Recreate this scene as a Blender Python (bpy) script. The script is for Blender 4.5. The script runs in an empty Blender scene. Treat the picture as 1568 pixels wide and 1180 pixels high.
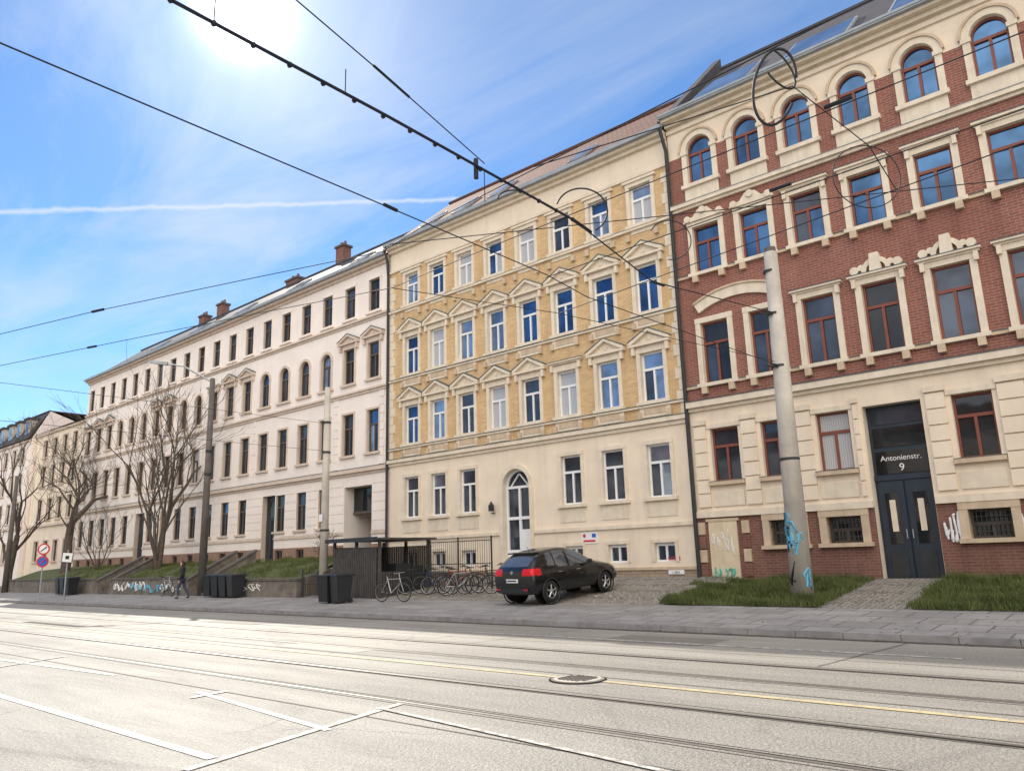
import bpy, bmesh, math, random
from mathutils import Vector, Matrix, Euler
random.seed(11)
R=random.random
def U(a,b): return a+(b-a)*random.random()
scene=bpy.context.scene
D=bpy.data

# ------------------------------------------------------------------ materials
MATS={}
def newmat(name):
    m=D.materials.new(name); m.use_nodes=True
    nt=m.node_tree; b=nt.nodes.get('Principled BSDF')
    MATS[name]=m
    return m,nt,b
def L(nt,a,b): nt.links.new(a,b)
def mixc(nt,fac,a,b,blend='MIX'):
    n=nt.nodes.new('ShaderNodeMix'); n.data_type='RGBA'; n.blend_type=blend
    for s,v in ((n.inputs[0],fac),(n.inputs[6],a),(n.inputs[7],b)):
        if isinstance(v,(int,float)): s.default_value=v
        elif isinstance(v,tuple): s.default_value=(v[0],v[1],v[2],1)
        else: L(nt,v,s)
    return n.outputs[2]
def math_(nt,op,a,b=None,c=None):
    n=nt.nodes.new('ShaderNodeMath'); n.operation=op
    for i,v in enumerate((a,b,c)):
        if v is None: continue
        if isinstance(v,(int,float)): n.inputs[i].default_value=v
        else: L(nt,v,n.inputs[i])
    return n.outputs[0]
def ramp(nt,fac,p0,p1,c0=(0,0,0),c1=(1,1,1)):
    n=nt.nodes.new('ShaderNodeValToRGB'); L(nt,fac,n.inputs[0])
    e=n.color_ramp.elements; e[0].position=p0; e[1].position=p1
    e[0].color=(*c0,1); e[1].color=(*c1,1)
    return n.outputs[0]
def coords(nt,scale=(1,1,1)):
    tc=nt.nodes.new('ShaderNodeTexCoord'); mp=nt.nodes.new('ShaderNodeMapping')
    mp.inputs['Scale'].default_value=scale
    L(nt,tc.outputs['Object'],mp.inputs[0]); return mp.outputs[0]
def noise(nt,vec,scale,detail=3,rough=.6,dist=0):
    n=nt.nodes.new('ShaderNodeTexNoise'); L(nt,vec,n.inputs['Vector'])
    n.inputs['Scale'].default_value=scale; n.inputs['Detail'].default_value=detail
    n.inputs['Roughness'].default_value=rough; n.inputs['Distortion'].default_value=dist
    return n.outputs[0]
def bump(nt,b,h,strength=.3,dist=.02):
    n=nt.nodes.new('ShaderNodeBump'); n.inputs['Strength'].default_value=strength
    n.inputs['Distance'].default_value=dist
    L(nt,h,n.inputs['Height']); L(nt,n.outputs[0],b.inputs['Normal'])
def sc(c,k): return tuple(min(1,v*k) for v in c)
def plain(name,col,var=.15,scale=2.5,rough=.8,metal=0,bs=0,spec=.4,streak=0,grime=None):
    m,nt,b=newmat(name)
    v=coords(nt)
    n1=noise(nt,v,scale,3)
    f=ramp(nt,n1,.3,.7)
    c=mixc(nt,f,sc(col,1-var),sc(col,1+var*.6))
    if streak:
        v2=coords(nt,(2.5,2.5,.16)); n2=noise(nt,v2,1.4,3,.65)
        f2=ramp(nt,n2,.48,.78); f3=math_(nt,'MULTIPLY',f2,streak)
        c=mixc(nt,f3,c,grime or sc(col,.5))
    L(nt,c,b.inputs['Base Color'])
    b.inputs['Roughness'].default_value=rough; b.inputs['Metallic'].default_value=metal
    b.inputs['Specular IOR Level'].default_value=spec
    if bs>0: bump(nt,b,noise(nt,v,scale*14,2),bs,.01)
    return m
def brick(name,c1,c2,mortar,bw=.26,rh=.083,ms=.012,rough=.85,streak=.25):
    m,nt,b=newmat(name)
    tc=nt.nodes.new('ShaderNodeTexCoord'); s=nt.nodes.new('ShaderNodeSeparateXYZ'); cb=nt.nodes.new('ShaderNodeCombineXYZ')
    L(nt,tc.outputs['Object'],s.inputs[0])
    L(nt,math_(nt,'ADD',s.outputs[0],s.outputs[1]),cb.inputs[0]); L(nt,s.outputs[2],cb.inputs[1])
    bt=nt.nodes.new('ShaderNodeTexBrick'); L(nt,cb.outputs[0],bt.inputs['Vector'])
    bt.inputs['Color1'].default_value=(*c1,1);bt.inputs['Color2'].default_value=(*c2,1);bt.inputs['Mortar'].default_value=(*mortar,1)
    bt.inputs['Scale'].default_value=1;bt.inputs['Mortar Size'].default_value=ms;bt.inputs['Mortar Smooth'].default_value=.3
    bt.inputs['Brick Width'].default_value=bw;bt.inputs['Row Height'].default_value=rh;bt.inputs['Bias'].default_value=0
    n=noise(nt,tc.outputs['Object'],.9,4,.7); f=ramp(nt,n,.35,.75)
    c=mixc(nt,math_(nt,'MULTIPLY',f,.5),bt.outputs['Color'],sc(c1,.6))
    v2=coords(nt,(2,2,.15)); n2=noise(nt,v2,1.2,3,.65); f2=math_(nt,'MULTIPLY',ramp(nt,n2,.5,.8),streak)
    c=mixc(nt,f2,c,sc(c2,.5))
    L(nt,c,b.inputs['Base Color']); b.inputs['Roughness'].default_value=rough; b.inputs['Specular IOR Level'].default_value=.3
    return m
def glassmat(name,base,metal,rough=.04,curtain=False):
    m,nt,b=newmat(name)
    v=coords(nt)
    n=noise(nt,v,.9,2); f=ramp(nt,n,.35,.65)
    if curtain:
        w=nt.nodes.new('ShaderNodeTexWave'); w.bands_direction='X'; L(nt,v,w.inputs['Vector']); w.inputs['Scale'].default_value=4.5; w.inputs['Distortion'].default_value=3.5; w.inputs['Detail'].default_value=2
        c=mixc(nt,ramp(nt,w.outputs[1],.1,.9),sc(base,.75),base)
    else: c=mixc(nt,f,sc(base,.45),base)
    L(nt,c,b.inputs['Base Color']); b.inputs['Metallic'].default_value=metal; b.inputs['Roughness'].default_value=rough
    b.inputs['IOR'].default_value=1.6
    bump(nt,b,noise(nt,v,1.6,1),.09,.03)
    return m

plain('cream_plaster',(.80,.69,.55),.08,1.2,.85,streak=.24,grime=(.48,.39,.30))
plain('cream_trim',(.74,.65,.52),.1,3,.8,streak=.32,grime=(.40,.33,.25))
plain('sand_trim',(.58,.46,.33),.15,3,.85,streak=.3,grime=(.30,.23,.16))
plain('pink_plaster',(.85,.77,.71),.06,.8,.85,streak=.2,grime=(.55,.47,.42))
plain('pink_trim',(.64,.53,.44),.1,2,.85,streak=.3,grime=(.38,.30,.24))
plain('grey_plaster',(.62,.58,.52),.1,.8,.85,streak=.3)
plain('brown_plinth',(.32,.20,.145),.25,2,.9,streak=.3)
brick('red_brick',(.31,.112,.082),(.235,.08,.06),(.33,.235,.19),streak=.35)
brick('dark_red_brick',(.25,.105,.08),(.18,.078,.06),(.24,.18,.145),streak=.45)
brick('yellow_brick',(.71,.48,.24),(.55,.35,.165),(.64,.52,.35),streak=.25)
brick('plinth_stone',(.44,.34,.25),(.33,.26,.19),(.27,.22,.18),bw=.5,rh=.2,ms=.02)
brick('red_tile',(.22,.105,.075),(.15,.075,.055),(.07,.045,.035),bw=.25,rh=.3,ms=.03)
plain('slate',(.075,.072,.078),.3,3,.75,spec=.3)
plain('zinc',(.34,.37,.40),.15,3,.6,metal=.2)
plain('flashing',(.075,.12,.13),.2,3,.5)
plain('dark_metal',(.03,.032,.035),.2,5,.5)
plain('wire_black',(.015,.017,.025),.1,5,.6)
plain('white_frame',(.80,.81,.83),.03,5,.4)
plain('red_frame',(.22,.065,.042),.12,5,.5)
plain('brown_frame',(.10,.08,.07),.15,5,.5)
plain('navy_paint',(.025,.038,.058),.2,3,.35)
plain('concrete',(.52,.48,.42),.2,1.5,.9,streak=.35,grime=(.25,.22,.19),bs=.2)
plain('concrete_dark',(.13,.115,.105),.25,2,.9,streak=.3)
plain('kerb_stone',(.30,.29,.29),.25,3,.8,bs=.2)
plain('old_wall',(.20,.175,.15),.4,2,.95,bs=.5,streak=.5)
plain('dark_wood',(.08,.072,.068),.3,4,.8,streak=.4)
plain('bin_plastic',(.022,.024,.027),.15,6,.45)
plain('bark',(.10,.078,.062),.35,6,.95)
plain('bark_light',(.125,.098,.078),.35,6,.95)
plain('rail_steel',(.30,.28,.26),.15,8,.45,metal=.8)
plain('groove',(.03,.026,.022),.2,5,.95,spec=.1)
plain('white_paint_sign',(.8,.8,.8),.03,5,.4)
plain('sign_red',(.6,.03,.03),.05,5,.4)
plain('sign_blue',(.03,.12,.5),.05,5,.4)
plain('bike_blue',(.03,.07,.2),.05,5,.4)
plain('bike_red',(.2,.02,.02),.05,5,.4)
plain('graffiti_white',(.75,.75,.75),.1,5,.7)
plain('graffiti_blue',(.12,.42,.62),.2,5,.7)
plain('graffiti_green',(.10,.45,.36),.2,5,.7)
plain('board',(.68,.57,.40),.12,3,.85,streak=.3)
glassmat('glass_blue',(.075,.17,.33),.8)
glassmat('glass_sky',(.34,.43,.56),.7)
glassmat('glass_dark',(.08,.10,.135),.5)
glassmat('glass_black',(.03,.034,.04),.25)
glassmat('glass_curtain',(.52,.53,.55),.10,.15,True)
glassmat('skylight_glass',(.36,.41,.46),.85)

def facadeglass(p):
    r=R(); a=0
    for n,w in p:
        a+=w
        if r<a: return n
    return p[-1][0]

# road
m,nt,b=newmat('asphalt')
v=coords(nt)
big=noise(nt,v,.16,3,.6); mid=noise(nt,coords(nt,(.22,1.3,1)),.9,5,.7,.4); fine=noise(nt,v,26,2,.8); spk=noise(nt,v,75,1,.5)
c=mixc(nt,ramp(nt,big,.3,.7),(.27,.252,.22),(.40,.377,.33))
c=mixc(nt,math_(nt,'MULTIPLY',ramp(nt,mid,.40,.70),.65),c,(.155,.142,.122))
sp=nt.nodes.new('ShaderNodeSeparateXYZ'); L(nt,v,sp.inputs[0])
ln=math_(nt,'ADD',math_(nt,'LESS_THAN',math_(nt,'ABSOLUTE',math_(nt,'SUBTRACT',sp.outputs[1],7.28)),1.15),math_(nt,'LESS_THAN',math_(nt,'ABSOLUTE',math_(nt,'SUBTRACT',sp.outputs[1],10.83)),1.15))
c=mixc(nt,math_(nt,'MULTIPLY',ln,.28),c,(.17,.15,.125))
c=mixc(nt,math_(nt,'MULTIPLY',ramp(nt,fine,.45,.66),.5),c,(.56,.535,.48))
c=mixc(nt,math_(nt,'MULTIPLY',ramp(nt,spk,.56,.66),.6),c,(.08,.073,.065))
vo=nt.nodes.new('ShaderNodeTexVoronoi'); vo.feature='DISTANCE_TO_EDGE'
dv=nt.nodes.new('ShaderNodeVectorMath'); dv.operation='ADD'
nn=nt.nodes.new('ShaderNodeTexNoise'); nn.inputs['Scale'].default_value=1.1; nn.inputs['Detail'].default_value=5; L(nt,v,nn.inputs['Vector'])
L(nt,v,dv.inputs[0]); L(nt,nn.outputs[1],dv.inputs[1]); L(nt,dv.outputs[0],vo.inputs['Vector']); vo.inputs['Scale'].default_value=.28
cr=ramp(nt,vo.outputs[0],.002,.006,(1,1,1),(0,0,0))
crm=math_(nt,'MULTIPLY',cr,ramp(nt,big,.5,.6))
c=mixc(nt,math_(nt,'MULTIPLY',crm,.5),c,(.07,.063,.055))
L(nt,c,b.inputs['Base Color'])
rr=nt.nodes.new('ShaderNodeMapRange'); L(nt,mid,rr.inputs[0]); rr.inputs[3].default_value=.52; rr.inputs[4].default_value=.72
L(nt,rr.outputs[0],b.inputs['Roughness']); b.inputs['Specular IOR Level'].default_value=.4
bump(nt,b,fine,1.0,.028)

def worn(name,col,thr=(.42,.58),k=1.0):
    m,nt,b=newmat(name)
    v=coords(nt); n=noise(nt,v,7,5,.75)
    f=math_(nt,'MULTIPLY',ramp(nt,n,thr[0],thr[1]),k)
    c=mixc(nt,f,(.31,.29,.255),col); L(nt,c,b.inputs['Base Color']); b.inputs['Roughness'].default_value=.65; b.inputs['Specular IOR Level'].default_value=.4
    bump(nt,b,noise(nt,v,26,2,.8),.6,.015)
worn('worn_white',(.88,.87,.84),(.33,.5)); worn('worn_yellow',(.74,.58,.27),(.34,.56),.75); worn('faint_white',(.78,.76,.72),(.42,.56),.75)
plain('asphalt_patch',(.22,.20,.175),.2,9,.7,bs=.5)
plain('asphalt_patch_light',(.40,.375,.33),.15,9,.7,bs=.5)
plain('asphalt_dark',(.10,.09,.078),.25,7,.85,bs=.5,spec=.2)

m,nt,b=newmat('paving')
tc=nt.nodes.new('ShaderNodeTexCoord')
bt=nt.nodes.new('ShaderNodeTexBrick'); L(nt,tc.outputs['Object'],bt.inputs['Vector'])
bt.inputs['Color1'].default_value=(.37,.355,.345,1);bt.inputs['Color2'].default_value=(.28,.27,.265,1);bt.inputs['Mortar'].default_value=(.10,.095,.085,1)
bt.inputs['Scale'].default_value=1;bt.inputs['Brick Width'].default_value=.9;bt.inputs['Row Height'].default_value=.9;bt.inputs['Mortar Size'].default_value=.018
n=noise(nt,tc.outputs['Object'],1.5,5,.7)
L(nt,mixc(nt,math_(nt,'MULTIPLY',ramp(nt,n,.35,.7),.6),bt.outputs[0],(.17,.16,.15)),b.inputs['Base Color']); b.inputs['Roughness'].default_value=.8
bump(nt,b,noise(nt,tc.outputs['Object'],30,2),.3,.01)
m,nt,b=newmat('cobbles')
v=coords(nt); vo=nt.nodes.new('ShaderNodeTexVoronoi'); vo.feature='DISTANCE_TO_EDGE'; vo.inputs['Scale'].default_value=7; vo.inputs['Randomness'].default_value=.5; L(nt,v,vo.inputs['Vector'])
f=ramp(nt,vo.outputs[0],.02,.12); n=noise(nt,v,4,3)
c=mixc(nt,f,(.12,.11,.07),mixc(nt,ramp(nt,n,.3,.7),(.22,.205,.185),(.38,.35,.32))); L(nt,c,b.inputs['Base Color']); bump(nt,b,f,.8,.03); b.inputs['Roughness'].default_value=.8
m,nt,b=newmat('grass_ground')
v=coords(nt); n=noise(nt,v,1.3,5,.7); n2=noise(nt,v,14,3)
c=mixc(nt,ramp(nt,n,.35,.65),(.060,.082,.026),(.105,.125,.045)); c=mixc(nt,math_(nt,'MULTIPLY',ramp(nt,n2,.45,.7),.6),c,(.14,.11,.07))
L(nt,c,b.inputs['Base Color']); b.inputs['Roughness'].default_value=.95; bump(nt,b,n2,.8,.05)
m,nt,b=newmat('grass_blade')
v=coords(nt); n=noise(nt,v,1.6,3,.7); n2=noise(nt,v,30,1)
c=mixc(nt,ramp(nt,n,.38,.62),(.052,.085,.022),(.115,.145,.045)); c=mixc(nt,math_(nt,'MULTIPLY',ramp(nt,n2,.48,.66),.6),c,(.20,.175,.085))
L(nt,c,b.inputs['Base Color']); b.inputs['Roughness'].default_value=.8; b.inputs['Specular IOR Level'].default_value=.2
plain('earth',(.18,.15,.12),.25,.3,.95)
plain('leaf_brown',(.24,.15,.08),.4,9,.9)
plain('rubble',(.33,.31,.28),.3,5,.9)
plain('car_paint',(.006,.007,.009),.05,3,.22,metal=.1,spec=.5); MATS['car_paint'].node_tree.nodes['Principled BSDF'].inputs['Coat Weight'].default_value=.6
plain('tire',(.018,.018,.018),.1,8,.85)
plain('rim',(.5,.51,.53),.05,5,.35,metal=.8)
plain('taillight',(.62,.012,.018),.1,5,.15)
plain('car_glass',(.16,.18,.21),.2,1,.05,metal=.6,spec=.9)
plain('skin',(.55,.33,.25),.05,10,.6)
plain('hair',(.04,.025,.018),.2,20,.7)
plain('jacket',(.03,.032,.04),.2,10,.85)
plain('trousers',(.05,.06,.10),.2,10,.85)

# ------------------------------------------------------------------ builders
def empty(name,loc=(0,0,0),rot=(0,0,0)):
    e=D.objects.new(name,None); e.location=loc; e.rotation_euler=rot; e.empty_display_size=.2
    scene.collection.objects.link(e); return e
def meshobj(name,verts,faces,mat,parent=None,smooth=False):
    me=D.meshes.new(name); me.from_pydata(verts,[],faces); me.update()
    if mat: me.materials.append(MATS[mat])
    if smooth:
        for p in me.polygons: p.use_smooth=True
    o=D.objects.new(name,me); scene.collection.objects.link(o)
    if parent: o.parent=parent
    return o
class B:
    def __init__(s,name,loc=(0,0,0),rot=(0,0,0)):
        s.root=empty(name,loc,rot) if name else None; s.d={}
    def add(s,part,m,vs,fs):
        V,F=s.d.setdefault((part,m),([],[])); k=len(V); V.extend(vs); F.extend([tuple(i+k for i in f) for f in fs])
    def box(s,part,m,x0,x1,y0,y1,z0,z1):
        s.add(part,m,[(x0,y0,z0),(x1,y0,z0),(x1,y1,z0),(x0,y1,z0),(x0,y0,z1),(x1,y0,z1),(x1,y1,z1),(x0,y1,z1)],
          [(0,3,2,1),(4,5,6,7),(0,1,5,4),(1,2,6,5),(2,3,7,6),(3,0,4,7)])
    def ext(s,part,m,pts,yf,yb):
        n=len(pts); vs=[(x,yf,z) for x,z in pts]+[(x,yb,z) for x,z in pts]
        s.add(part,m,vs,[tuple(range(n)),tuple(range(2*n-1,n-1,-1))]+[(i,i+n,(i+1)%n+n,(i+1)%n) for i in range(n)])
    def quad(s,part,m,a,b,c,d): s.add(part,m,[a,b,c,d],[(0,1,2,3)])
    def ring(s,part,m,xc,zc,r0,r1,a0,a1,n,yf,yb):
        for i in range(n):
            t0=math.radians(a0+(a1-a0)*i/n); t1=math.radians(a0+(a1-a0)*(i+1)/n)
            s.ext(part,m,[(xc+r0*math.cos(t0),zc+r0*math.sin(t0)),(xc+r1*math.cos(t0),zc+r1*math.sin(t0)),(xc+r1*math.cos(t1),zc+r1*math.sin(t1)),(xc+r0*math.cos(t1),zc+r0*math.sin(t1))],yf,yb)
    def cyl(s,part,m,p0,p1,r0,r1=None,n=12,caps=True):
        r1=r0 if r1 is None else r1
        p0=Vector(p0);p1=Vector(p1);d=(p1-p0).normalized(); u=d.orthogonal().normalized(); w=d.cross(u)
        vs=[]
        for p,r in((p0,r0),(p1,r1)):
            for i in range(n):
                t=2*math.pi*i/n; vs.append(tuple(p+u*r*math.cos(t)+w*r*math.sin(t)))
        fs=[(i,(i+1)%n,(i+1)%n+n,i+n) for i in range(n)]
        if caps: fs+=[tuple(range(n-1,-1,-1)),tuple(range(n,2*n))]
        s.add(part,m,vs,fs)
    def torus(s,part,m,c,axis,Rr,r,n=24,k=8):
        c=Vector(c);a=Vector(axis).normalized();u=a.orthogonal().normalized();w=a.cross(u);vs=[];fs=[]
        for i in range(n):
            t=2*math.pi*i/n; e=u*math.cos(t)+w*math.sin(t)
            for j in range(k):
                q=2*math.pi*j/k; vs.append(tuple(c+e*(Rr+r*math.cos(q))+a*r*math.sin(q)))
        for i in range(n):
            for j in range(k): fs.append((i*k+j,((i+1)%n)*k+j,((i+1)%n)*k+(j+1)%k,i*k+(j+1)%k))
        s.add(part,m,vs,fs)
    def wall(s,part,m,x0,x1,z0,z1,holes,y):
        xs=sorted({x0,x1}|{h[0] for h in holes if x0<h[0]<x1}|{h[1] for h in holes if x0<h[1]<x1})
        zs=sorted({z0,z1}|{h[2] for h in holes if z0<h[2]<z1}|{h[3] for h in holes if z0<h[3]<z1})
        for i in range(len(xs)-1):
            for j in range(len(zs)-1):
                cx=(xs[i]+xs[i+1])/2; cz=(zs[j]+zs[j+1])/2
                if any(h[0]<cx<h[1] and h[2]<cz<h[3] for h in holes): continue
                s.quad(part,m,(xs[i],y,zs[j]),(xs[i+1],y,zs[j]),(xs[i+1],y,zs[j+1]),(xs[i],y,zs[j+1]))
    def window(s,xc,w,z0,z1,fm,gp,y,arch=False,rm='cream_trim',dy=.16,transom=.66,mull=True,wallm=None):
        x0=xc-w/2;x1=xc+w/2; yb=y+dy; r=w/2; zs=z1-r if arch else z1
        g=facadeglass(gp)
        s.quad('reveals',rm,(x0,y,z0),(x0,yb+.02,z0),(x0,yb+.02,zs),(x0,y,zs))
        s.quad('reveals',rm,(x1,y,z0),(x1,y,zs),(x1,yb+.02,zs),(x1,yb+.02,z0))
        s.quad('reveals',rm,(x0,y,z0),(x1,y,z0),(x1,yb+.02,z0),(x0,yb+.02,z0))
        ft=.065; yf=yb-.05
        def pane(a,b,c,d):
            t=[U(-.010,.010) for _ in range(3)]
            gg=g if R()<.85 else facadeglass(gp)
            s.quad('window_glass_'+gg,gg,(a,yb+t[0],c),(b,yb+t[1],c),(b,yb+t[1]+t[2],d),(a,yb+t[0]+t[2],d))
        f='window_frames'
        s.box(f,fm,x0,x0+ft,yf,yb+.022,z0,zs); s.box(f,fm,x1-ft,x1,yf,yb+.022,z0,zs)
        s.box(f,fm,x0+ft,x1-ft,yf,yb+.022,z0,z0+ft)
        zt=z0+(z1-z0)*transom
        s.box(f,fm,x0+ft,x1-ft,yf-.01,yb+.022,zt-.045,zt+.045)
        if mull: s.box(f,fm,xc-.04,xc+.04,yf-.005,yb+.022,z0+ft,zt-.045)
        pane(x0+ft,xc,z0+ft,zt-.045); pane(xc,x1-ft,z0+ft,zt-.045)
        if arch:
            s.ring(f,fm,xc,zs,r-ft,r,0,180,12,yf,yb+.022)
            pts=[(xc+(r-ft)*math.cos(math.pi*i/12),yb,zs+(r-ft)*math.sin(math.pi*i/12)) for i in range(13)]
            s.add('window_glass_'+g,g,[(x0+ft,yb,zt+.045),(x1-ft,yb,zt+.045)]+pts,[tuple(range(15))])
            for i in range(12):
                t0=math.pi*i/12;t1=math.pi*(i+1)/12
                a=(xc+r*math.cos(t0),zs+r*math.sin(t0));b_=(xc+r*math.cos(t1),zs+r*math.sin(t1))
                s.quad('spandrels',wallm or rm,(b_[0],y,b_[1]),(a[0],y,a[1]),(a[0],y,z1),(b_[0],y,z1))
                s.quad('reveals',rm,(a[0],y,a[1]),(a[0],yb+.02,a[1]),(b_[0],yb+.02,b_[1]),(b_[0],y,b_[1]))
        else:
            s.quad('reveals',rm,(x0,y,z1),(x0,yb+.02,z1),(x1,yb+.02,z1),(x1,y,z1))
            s.box(f,fm,x0+ft,x1-ft,yf,yb+.022,z1-ft,z1)
            pane(x0+ft,x1-ft,zt+.045,z1-ft)
    def surround(s,xc,w,z0,z1,m,y,t=.17,p=.06,sill=True,base=0):
        x0=xc-w/2;x1=xc+w/2
        s.box('surrounds',m,x0-t,x0-.004,y-p,y+.01,z0-base,z1); s.box('surrounds',m,x1+.004,x1+t,y-p,y+.01,z0-base,z1)
        s.box('surrounds',m,x0-t-.01,x1+t+.01,y-p-.01,y+.01,z1+.003,z1+t)
        if sill: s.box('sills',m,x0-t-.06,x1+t+.06,y-p-.09,y+.01,z0-.12-base,z0-.003-base)
    def cornice(s,xc,hw,z,m,y,h=.12,p=.2):
        s.box('window_cornices',m,xc-hw+.05,xc+hw-.05,y-p*.6,y+.01,z,z+h*.5)
        s.box('window_cornices',m,xc-hw,xc+hw,y-p,y+.01,z+h*.5+.002,z+h)
        s.box('window_cornices','flashing',xc-hw-.01,xc+hw+.01,y-p-.015,y+.01,z+h+.002,z+h+.022)
        for sx in(-1,1):
            s.box('consoles',m,xc+sx*(hw-.16)-.06,xc+sx*(hw-.16)+.06,y-p*.75,y+.01,z-.26,z-.003)
    def pediment(s,xc,hw,z,h,m,y,p=.2):
        s.box('window_cornices',m,xc-hw,xc+hw,y-p,y+.01,z,z+.09)
        s.ext('pediments',m,[(xc-hw+.12,z+.093),(xc+hw-.12,z+.093),(xc,z+h-.08)],y-.07,y+.01)
        for sx in(-1,1):
            pts=[(xc+sx*hw,z+.092),(xc+sx*hw,z+.18),(xc,z+h),(xc,z+h-.11),(xc+sx*(hw-.12),z+.092)]
            if sx<0: pts=pts[::-1]
            s.ext('pediments',m,pts,y-p-.01,y+.01)
            pts2=[(xc+sx*(hw+.02),z+.183),(xc+sx*(hw+.02),z+.215),(xc,z+h+.038),(xc,z+h+.003)]
            s.ext('pediments','flashing',pts2 if sx>0 else pts2[::-1],y-p-.03,y+.01)
            s.box('consoles',m,xc+sx*(hw-.15)-.065,xc+sx*(hw-.15)+.065,y-p*.8,y+.01,z-.3,z-.003)
        s.cyl('pediments',m,(xc,y-.1,z+h*.42),(xc,y-.06,z+h*.42),.075,n=10)
    def finish(s,smooth=()):
        out=[]
        for (part,m),(V,F) in s.d.items():
            out.append(meshobj(part,V,F,m,s.root,part in smooth))
        return out
def curve(name,pts,r,m,parent=None,cyclic=False,res=3,kind='POLY'):
    cu=D.curves.new(name,'CURVE'); cu.dimensions='3D'; cu.bevel_depth=r; cu.bevel_resolution=res
    sp=cu.splines.new(kind)
    sp.points.add(len(pts)-1)
    for i,p in enumerate(pts): sp.points[i].co=(*p,1)
    if kind!='POLY': sp.order_u=3; sp.use_endpoint_u=True; sp.resolution_u=6
    sp.use_cyclic_u=cyclic
    cu.materials.append(MATS[m]); o=D.objects.new(name,cu); scene.collection.objects.link(o)
    if parent: o.parent=parent
    return o

Y=24.0
def shell(b,x0,x1,y,zb,ze,yr,zr,wallm,roofm,ov=.35,depth=10.,rw=.12):
    yb=y+depth
    b.quad('side_walls',wallm,(x0,y,zb),(x0,yb,zb),(x0,yb,ze),(x0,y,ze))
    b.quad('side_walls',wallm,(x1,y,zb),(x1,y,ze),(x1,yb,ze),(x1,yb,zb))
    b.quad('back_wall',wallm,(x0,yb,zb),(x1,yb,zb),(x1,yb,ze),(x0,yb,ze))
    for x in(x0,x1): b.add('gables',wallm,[(x,y,ze),(x,yb,ze),(x,yr,zr-.02)],[(0,1,2)])
    b.quad('roof',roofm,(x0,y-ov,ze),(x1,y-ov,ze),(x1,yr,zr),(x0,yr,zr))
    b.quad('roof',roofm,(x0,yr,zr),(x1,yr,zr),(x1,yb+ov,ze),(x0,yb+ov,ze))
    b.box('ridge',roofm,x0,x1,yr-.12,yr+.12,zr-.05,zr+.06)
def skylight(b,xc,w,t0,t1,y0,z0,yr,zr,fm='zinc'):
    def P(x,t,o): 
        d=Vector((0,yr-y0,zr-z0)); nrm=Vector((0,-(zr-z0),(yr-y0))).normalized()
        v=Vector((x,y0,z0))+d*t+nrm*o; return tuple(v)
    def slab(part,m,xa,xb,ta,tb,o0,o1):
        vs=[P(xa,ta,o0),P(xb,ta,o0),P(xb,tb,o0),P(xa,tb,o0),P(xa,ta,o1),P(xb,ta,o1),P(xb,tb,o1),P(xa,tb,o1)]
        b.add(part,m,vs,[(0,3,2,1),(4,5,6,7),(0,1,5,4),(1,2,6,5),(2,3,7,6),(3,0,4,7)])
    slab('roof_window_frames',fm,xc-w/2,xc+w/2,t0,t1,.01,.10)
    slab('roof_window_glass','skylight_glass',xc-w/2+.08,xc+w/2-.08,t0+.02,t1-.02,.101,.12)
def chimney(b,x,y,z0,z1,w=.9,d=.6,m='dark_red_brick'):
    b.box('chimney',m,x-w/2,x+w/2,y-d/2,y+d/2,z0,z1)
    b.box('chimney_cap','concrete_dark',x-w/2-.08,x+w/2+.08,y-d/2-.08,y+d/2+.08,z1+.002,z1+.14)
    for k in(-.22,.22): b.cyl('chimney_pots','dark_red_brick',(x+k*w,y,z1+.14),(x+k*w,y,z1+.45),.11,.09,10)

# ------------------------------------------------------------------ B1 red brick building
b=B('red_brick_apartment_building')
x0,x1=-12.72,6.6
C=[-11.5,-9.72,-7.93,-6.08,-4.15,-2.24,-.33,1.58,3.5,5.4]
BG=[('glass_blue',.75),('glass_dark',.2),('glass_sky',.05)]; DG=[('glass_dark',.5),('glass_black',.4),('glass_curtain',.1)]
H=[]
DX0,DX1=-7.02,-5.42
for i,x in enumerate(C):
    if i!=3:
        H.append((x-.5,x+.5,3.97,5.76))
    if i not in(0,3): H.append((x-.5,x+.5,1.83,2.6))
    H.append((x-.5,x+.5,7.34,9.5)); H.append((x-.5,x+.5,11.37,13.1)); H.append((x-.48,x+.48,14.78,16.6))
H.append((DX0,DX1,.3,5.78))
b.wall('basement_wall','dark_red_brick',x0,x1,.2,2.85,H,Y)
b.wall('ground_floor_wall','cream_plaster',x0,x1,2.85,6.6,H,Y)
b.wall('brick_wall','red_brick',x0,x1,6.6,16.0,H,Y)
b.wall('attic_wall','cream_plaster',x0,x1,16.0,17.6,H,Y)
shell(b,x0,x1,Y,.2,17.6,29.1,22.4,'cream_plaster','slate',ov=.1)
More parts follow.
